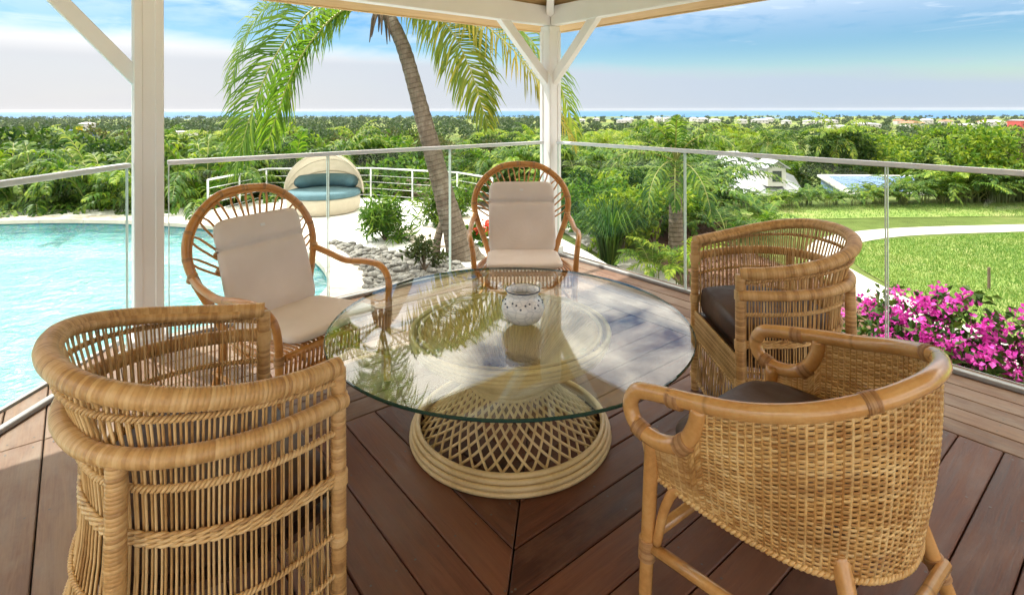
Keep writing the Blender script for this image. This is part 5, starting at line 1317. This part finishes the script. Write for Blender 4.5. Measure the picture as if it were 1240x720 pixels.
# dormer on the near slope
dm = np.array(pt(935, 216, 25.9)) - o0
b = MB(); b.box(dm + [0, .2, .10], (.85, 1.3, .85)); b.build('dormer', M['wallw'], hs_, smooth=False)
for s in (-1, 1): b = MB(); bar(b, dm + [s * .27, -.6, .70], dm + [s * .27, .95, .70], .70, .05, up=(s * .62, 0, 1), ch=0); b.build('dormer_roof', M['zinc'], hs_, smooth=False)
b = MB(); b.add(np.array([(-.42, -.452, .525), (.42, -.452, .525), (0, -.452, .86)]) + dm, [(0, 1, 2)]); b.build('dormer_gable', M['wallw'], hs_, smooth=False)
b = MB(); b.box(dm + [0, -.46, .15], (.42, .03, .50)); b.build('window', M['wdark'], hs_, smooth=False)
b = MB()
lt = thing('flat_roof_annexe', 'low white flat roofed annexe beside the white roofed house', 'annexe', (14.8, 29, -5.2))
b.box((0, 0, .8), (5.2, 4.4, 1.6)); b.build('wall', M['wallw'], lt, smooth=False); b = MB(); b.box((0, 0, 1.66), (5.6, 4.8, .12), ch=.02); b.build('roof', M['zinc'], lt, smooth=False)
np_ = thing('neighbour_pool', 'pale blue rectangular pool seen through the hedge below the lawn', 'pool', (26.6, 35.5, gz(26.6, 35.5) + .35))
b = MB(); b.prism(np.array([(-7.5, -5.0), (4.5, -5.5), (7.0, 2.0), (-4.5, 3.2)]), -.6, .50); b.build('water', M['bluep'], np_, smooth=False)
b = MB(); ring_ = np.array([(-7.5, -5.0), (4.5, -5.5), (7.0, 2.0), (-4.5, 3.2)])
for k in range(4): p, q = ring_[k], ring_[(k + 1) % 4]; c_ = MB(); bar(c_, (*p, .48), (*q, .48), .5, .14); c_.build('coping', M['wallw'], np_, smooth=False)

# ------------------------------------------------------------------ far land: houses, car park, fields, woodland
M['tile'] = m_plain('terracotta_roof', (0.36, 0.13, 0.075), 0.8, 0.15); M['grey'] = m_plain('grey_roof', (0.33, 0.33, 0.34), 0.6, 0.1)
M['redw'] = m_plain('red_wall', (0.42, 0.07, 0.06), 0.8, 0.1); M['bluew'] = m_plain('blue_wall', (0.04, 0.11, 0.34), 0.6, 0.1); M['yell'] = m_plain('yellow_panel', (0.75, 0.48, 0.03), 0.6, 0.1)
M['field'] = m_plain('meadow', (0.21, 0.24, 0.06), 0.95, 0.25, 0.03)
def house(name, px, y, w, h, d, label, roof='zinc', wall='wallw', hip=True, group='far houses on the coastal plain', lift=0.0):
    x = (px - 620) * y / 655; t = thing(name, label, 'house', (x, y, gz(x, y) - 1.0 + lift), random.uniform(-.2, .2), group)
    b = MB(); b.box((0, 0, h / 2 + .5), (w, d, h + 1)); b.build('wall', M[wall], t, smooth=False)
    b = MB(); o_ = .6; hh = h + 1; V = [(-w / 2 - o_, -d / 2 - o_, hh), (w / 2 + o_, -d / 2 - o_, hh), (w / 2 + o_, d / 2 + o_, hh), (-w / 2 - o_, d / 2 + o_, hh), (-w / 4, 0, hh + h * (.5 if hip else .12)), (w / 4, 0, hh + h * (.5 if hip else .12))]
    b.add(V, [(0, 1, 5, 4), (1, 2, 5), (2, 3, 4, 5), (3, 0, 4), (3, 2, 1, 0)]); b.build('roof', M[roof], t, smooth=False)
    for k in range(max(2, int(w / 5))):
        xx = -w / 2 + (k + .5) * w / max(2, int(w / 5)); b = MB(); b.box((xx, -d / 2 - .03, 1 + h * .5), (1.4, .1, 1.6)); b.build('window', M['wdark'], t, smooth=False)
    return t
rh = random.Random(12)
for k in range(26):
    px = 705 + k * 21 + rh.uniform(-9, 9); y = rh.uniform(800, 1150) if px < 1000 else rh.uniform(560, 900)
    roof, wall, lab = rh.choice([('zinc', 'wallw', 'white coastal house with pale roof among the far trees')] * 4 + [('tile', 'wallw', 'coastal house with terracotta roof among the far trees')] * (2 if px > 1080 else 0) + [('grey', 'wallw', 'coastal house with grey roof among the far trees')])
    house('coastal_house', px, y, rh.uniform(9, 26), rh.uniform(3.2, 5.5), 12, lab, roof, wall, True, None if False else lab.split(' among')[0] + 's', lift=rh.uniform(3.5, 6))
house('red_building', 1234, 560, 12, 9, 14, 'tall red walled building at the edge of the coastal town', 'grey', 'redw', False, None, lift=5)
house('long_shed', 213, 400, 26, 4.5, 12, 'long low grey roofed shed beside the car park', 'grey', 'wallw', False, None, lift=5)
house('blue_shed', 97, 420, 16, 5, 9, 'blue walled shed under a yellow panel among the far trees', 'bluew', 'bluew', False, None, lift=5.5)
house('control_block', 106, 440, 8, 10, 7, 'small pale tower block behind the blue shed', 'wallw', 'wallw', False, None, lift=5)
x = (100 - 620) * 415 / 655; b = MB(); b.box((x, 412, gz(x, 415) + 12.2), (5.0, .5, 3.2)); tag(b.build('yellow_panel', M['yell'], smooth=False), 'bright yellow panel standing on the blue shed', 'panel')
CARC = [M['wallw'], M['grey'], M['bluew'], M['wdark'], M['redw']]
def far_car(k, px, y):
    x = (px - 620) * y / 655; t = thing('parked_car', ['white', 'grey', 'blue', 'black', 'red'][k] + ' car in the far car park', 'car', (x, y, gz(x, y) + 3.4), rh.uniform(-.3, .3), ['white', 'grey', 'blue', 'black', 'red'][k] + ' cars in the far car park')
    b = MB(); b.box((0, 0, .65), (4.4, 1.8, .7), ch=.15); b.build('body', CARC[k], t, smooth=False); b = MB(); b.box((-.2, 0, 1.25), (2.4, 1.6, .6), ch=.18); b.build('cabin', M['wdark'], t, smooth=False)
    for sx in (-1.35, 1.35):
        for sy in (-.85, .85): b = MB(); b.tube([(sx, sy - .1, .33), (sx, sy + .1, .33)], .33, 10); b.build('wheel', M['wdark'], t)
for k in range(26): far_car(rh.choice([0, 0, 1, 1, 2, 3, 4]), rh.uniform(202, 278) if k < 18 else rh.uniform(72, 90), rh.uniform(372, 395))
# clearings of pale grass
for k, (px, y, w, d, lab) in enumerate([(505, 330, 75, 120, 'open pale meadow on the coastal plain behind the palm trunk'), (240, 385, 70, 60, 'pale ground of the far car park'), (1060, 420, 120, 60, 'pale field before the coastal town')]):
    x = (px - 620) * y / 655; P = catmull([(x + w * .5 * math.cos(a) * rh.uniform(.8, 1.1), y + d * .5 * math.sin(a) * rh.uniform(.8, 1.1)) for a in np.arange(10) * .628], 40, True)
    b = MB(); zt = [gz(*p) + (3.4 if k == 1 else 1.2) for p in P]; c_ = P.mean(0); V = [(c_[0], c_[1], gz(*c_) + (3.4 if k == 1 else 1.2))] + [(p[0], p[1], z) for p, z in zip(P, zt)]; m = len(P)
    b.add(V, [(0, i + 1, (i + 1) % m + 1) for i in range(m)]); low = [(p[0], p[1], z - 6) for p, z in zip(P, zt)]; b.add(V[1:] + low, [(i, (i + 1) % m, m + (i + 1) % m, m + i) for i in range(m)])
    tag(b.build('meadow', M['field'], smooth=False), lab, 'meadow', kind='structure')
# trees of the plain that can be told apart
FT = [mk_bush(101, 9, 11, 900, 1.25, 'farleaf', 'plain_tree', 'tree', .25, .7, 12), mk_bush(102, 12, 9, 900, 1.2, 'farleaf', 'plain_tree', 'tree', .2, .6, 14), mk_bush(103, 8, 12, 900, 1.2, 'olive', 'plain_tree', 'tree', .3, .7, 11)]
FP = [mk_coco(105, 11, 13, 'farleaf', 10)]
LF = ['round dark green tree on the coastal plain', 'tall dark green tree on the coastal plain', 'spreading olive tree on the coastal plain']
for k in range(150):
    y = 85 + 330 * rh.random() ** 1.1; x = rh.uniform(-1.0, 1.0) * y; px = 620 + 655 * x / y
    if (455 < px < 560 and 270 < y) or (190 < px < 285 and 250 < y < 420) or (70 < px < 115 and 250 < y < 440): continue
    j = k % 3; s = rh.uniform(.5, .85) * (1 if y > 180 else .7); put(FT[j], x, y, gz(x, y) - .5, s, LF[j], ['round trees on the plain', 'tall trees on the plain', 'olive trees on the plain'][j])
for k in range(70):
    y = 110 + 700 * rh.random(); x = rh.uniform(-.3 if k % 4 else -1, 1.0) * y; put(FP[0], x, y, gz(x, y), rh.uniform(.75, 1.15) * (1.0 if y < 350 else 1.25), 'distant coconut palm on the coastal plain', 'distant coconut palms on the plain')
# the woods beyond read as one mass
r = np.random.default_rng(120); b = MB(); nt_ = 2600
yy = 380 + 1500 * r.uniform(0, 1, nt_) ** 1.3; xx = r.uniform(-1.05, 1.05, nt_) * yy; pxs = 620 + 655 * xx / yy
keep = ~(((pxs > 455) & (pxs < 560) & (yy < 480)) | ((pxs > 195) & (pxs < 285) & (yy < 410)) | ((pxs > 70) & (pxs < 118) & (yy < 440)))
right = pxs > 700; keep &= ~(right & (r.uniform(0, 1, nt_) < .35))
xx, yy = xx[keep], yy[keep]; zz = ground_z(xx, yy); hh = r.uniform(6, 13, len(xx)) * np.where(620 + 655 * xx / yy > 690, .72, 1.05)
per = 46; C = np.repeat(np.stack([xx, yy, zz + hh * .55], 1), per, 0); H = np.repeat(hh, per)
d = nrm(r.normal(0, 1, (len(C), 3))); C = C + d * np.stack([H * .55, H * .55, H * .42], 1) * r.uniform(.5, 1.05, (len(C), 1)); leaf_cloud(b, C, 3.0, r, .6, .75)
tag(b.build('far_woodland', M['farleaf'], smooth=False, fix=False), 'mass of dark trees covering the plain towards the sea', 'woodland', kind='stuff')

# ------------------------------------------------------------------ the air
t = NT('sea_air'); v = t.n('ShaderNodeVolumePrincipled'); v.inputs['Color'].default_value = (0.93, 0.96, 1.0, 1); v.inputs['Density'].default_value = 0.000022; v.inputs['Anisotropy'].default_value = 0.2
t.L.new(v.outputs[0], t.out.inputs['Volume'])
b = MB(); b.box((0, 4600, (-30.5 + 9) / 2), (20400, 9400, 39.5)); tag(b.build('haze', t.m, smooth=False), 'thin sea haze over the plain', 'haze', kind='stuff')
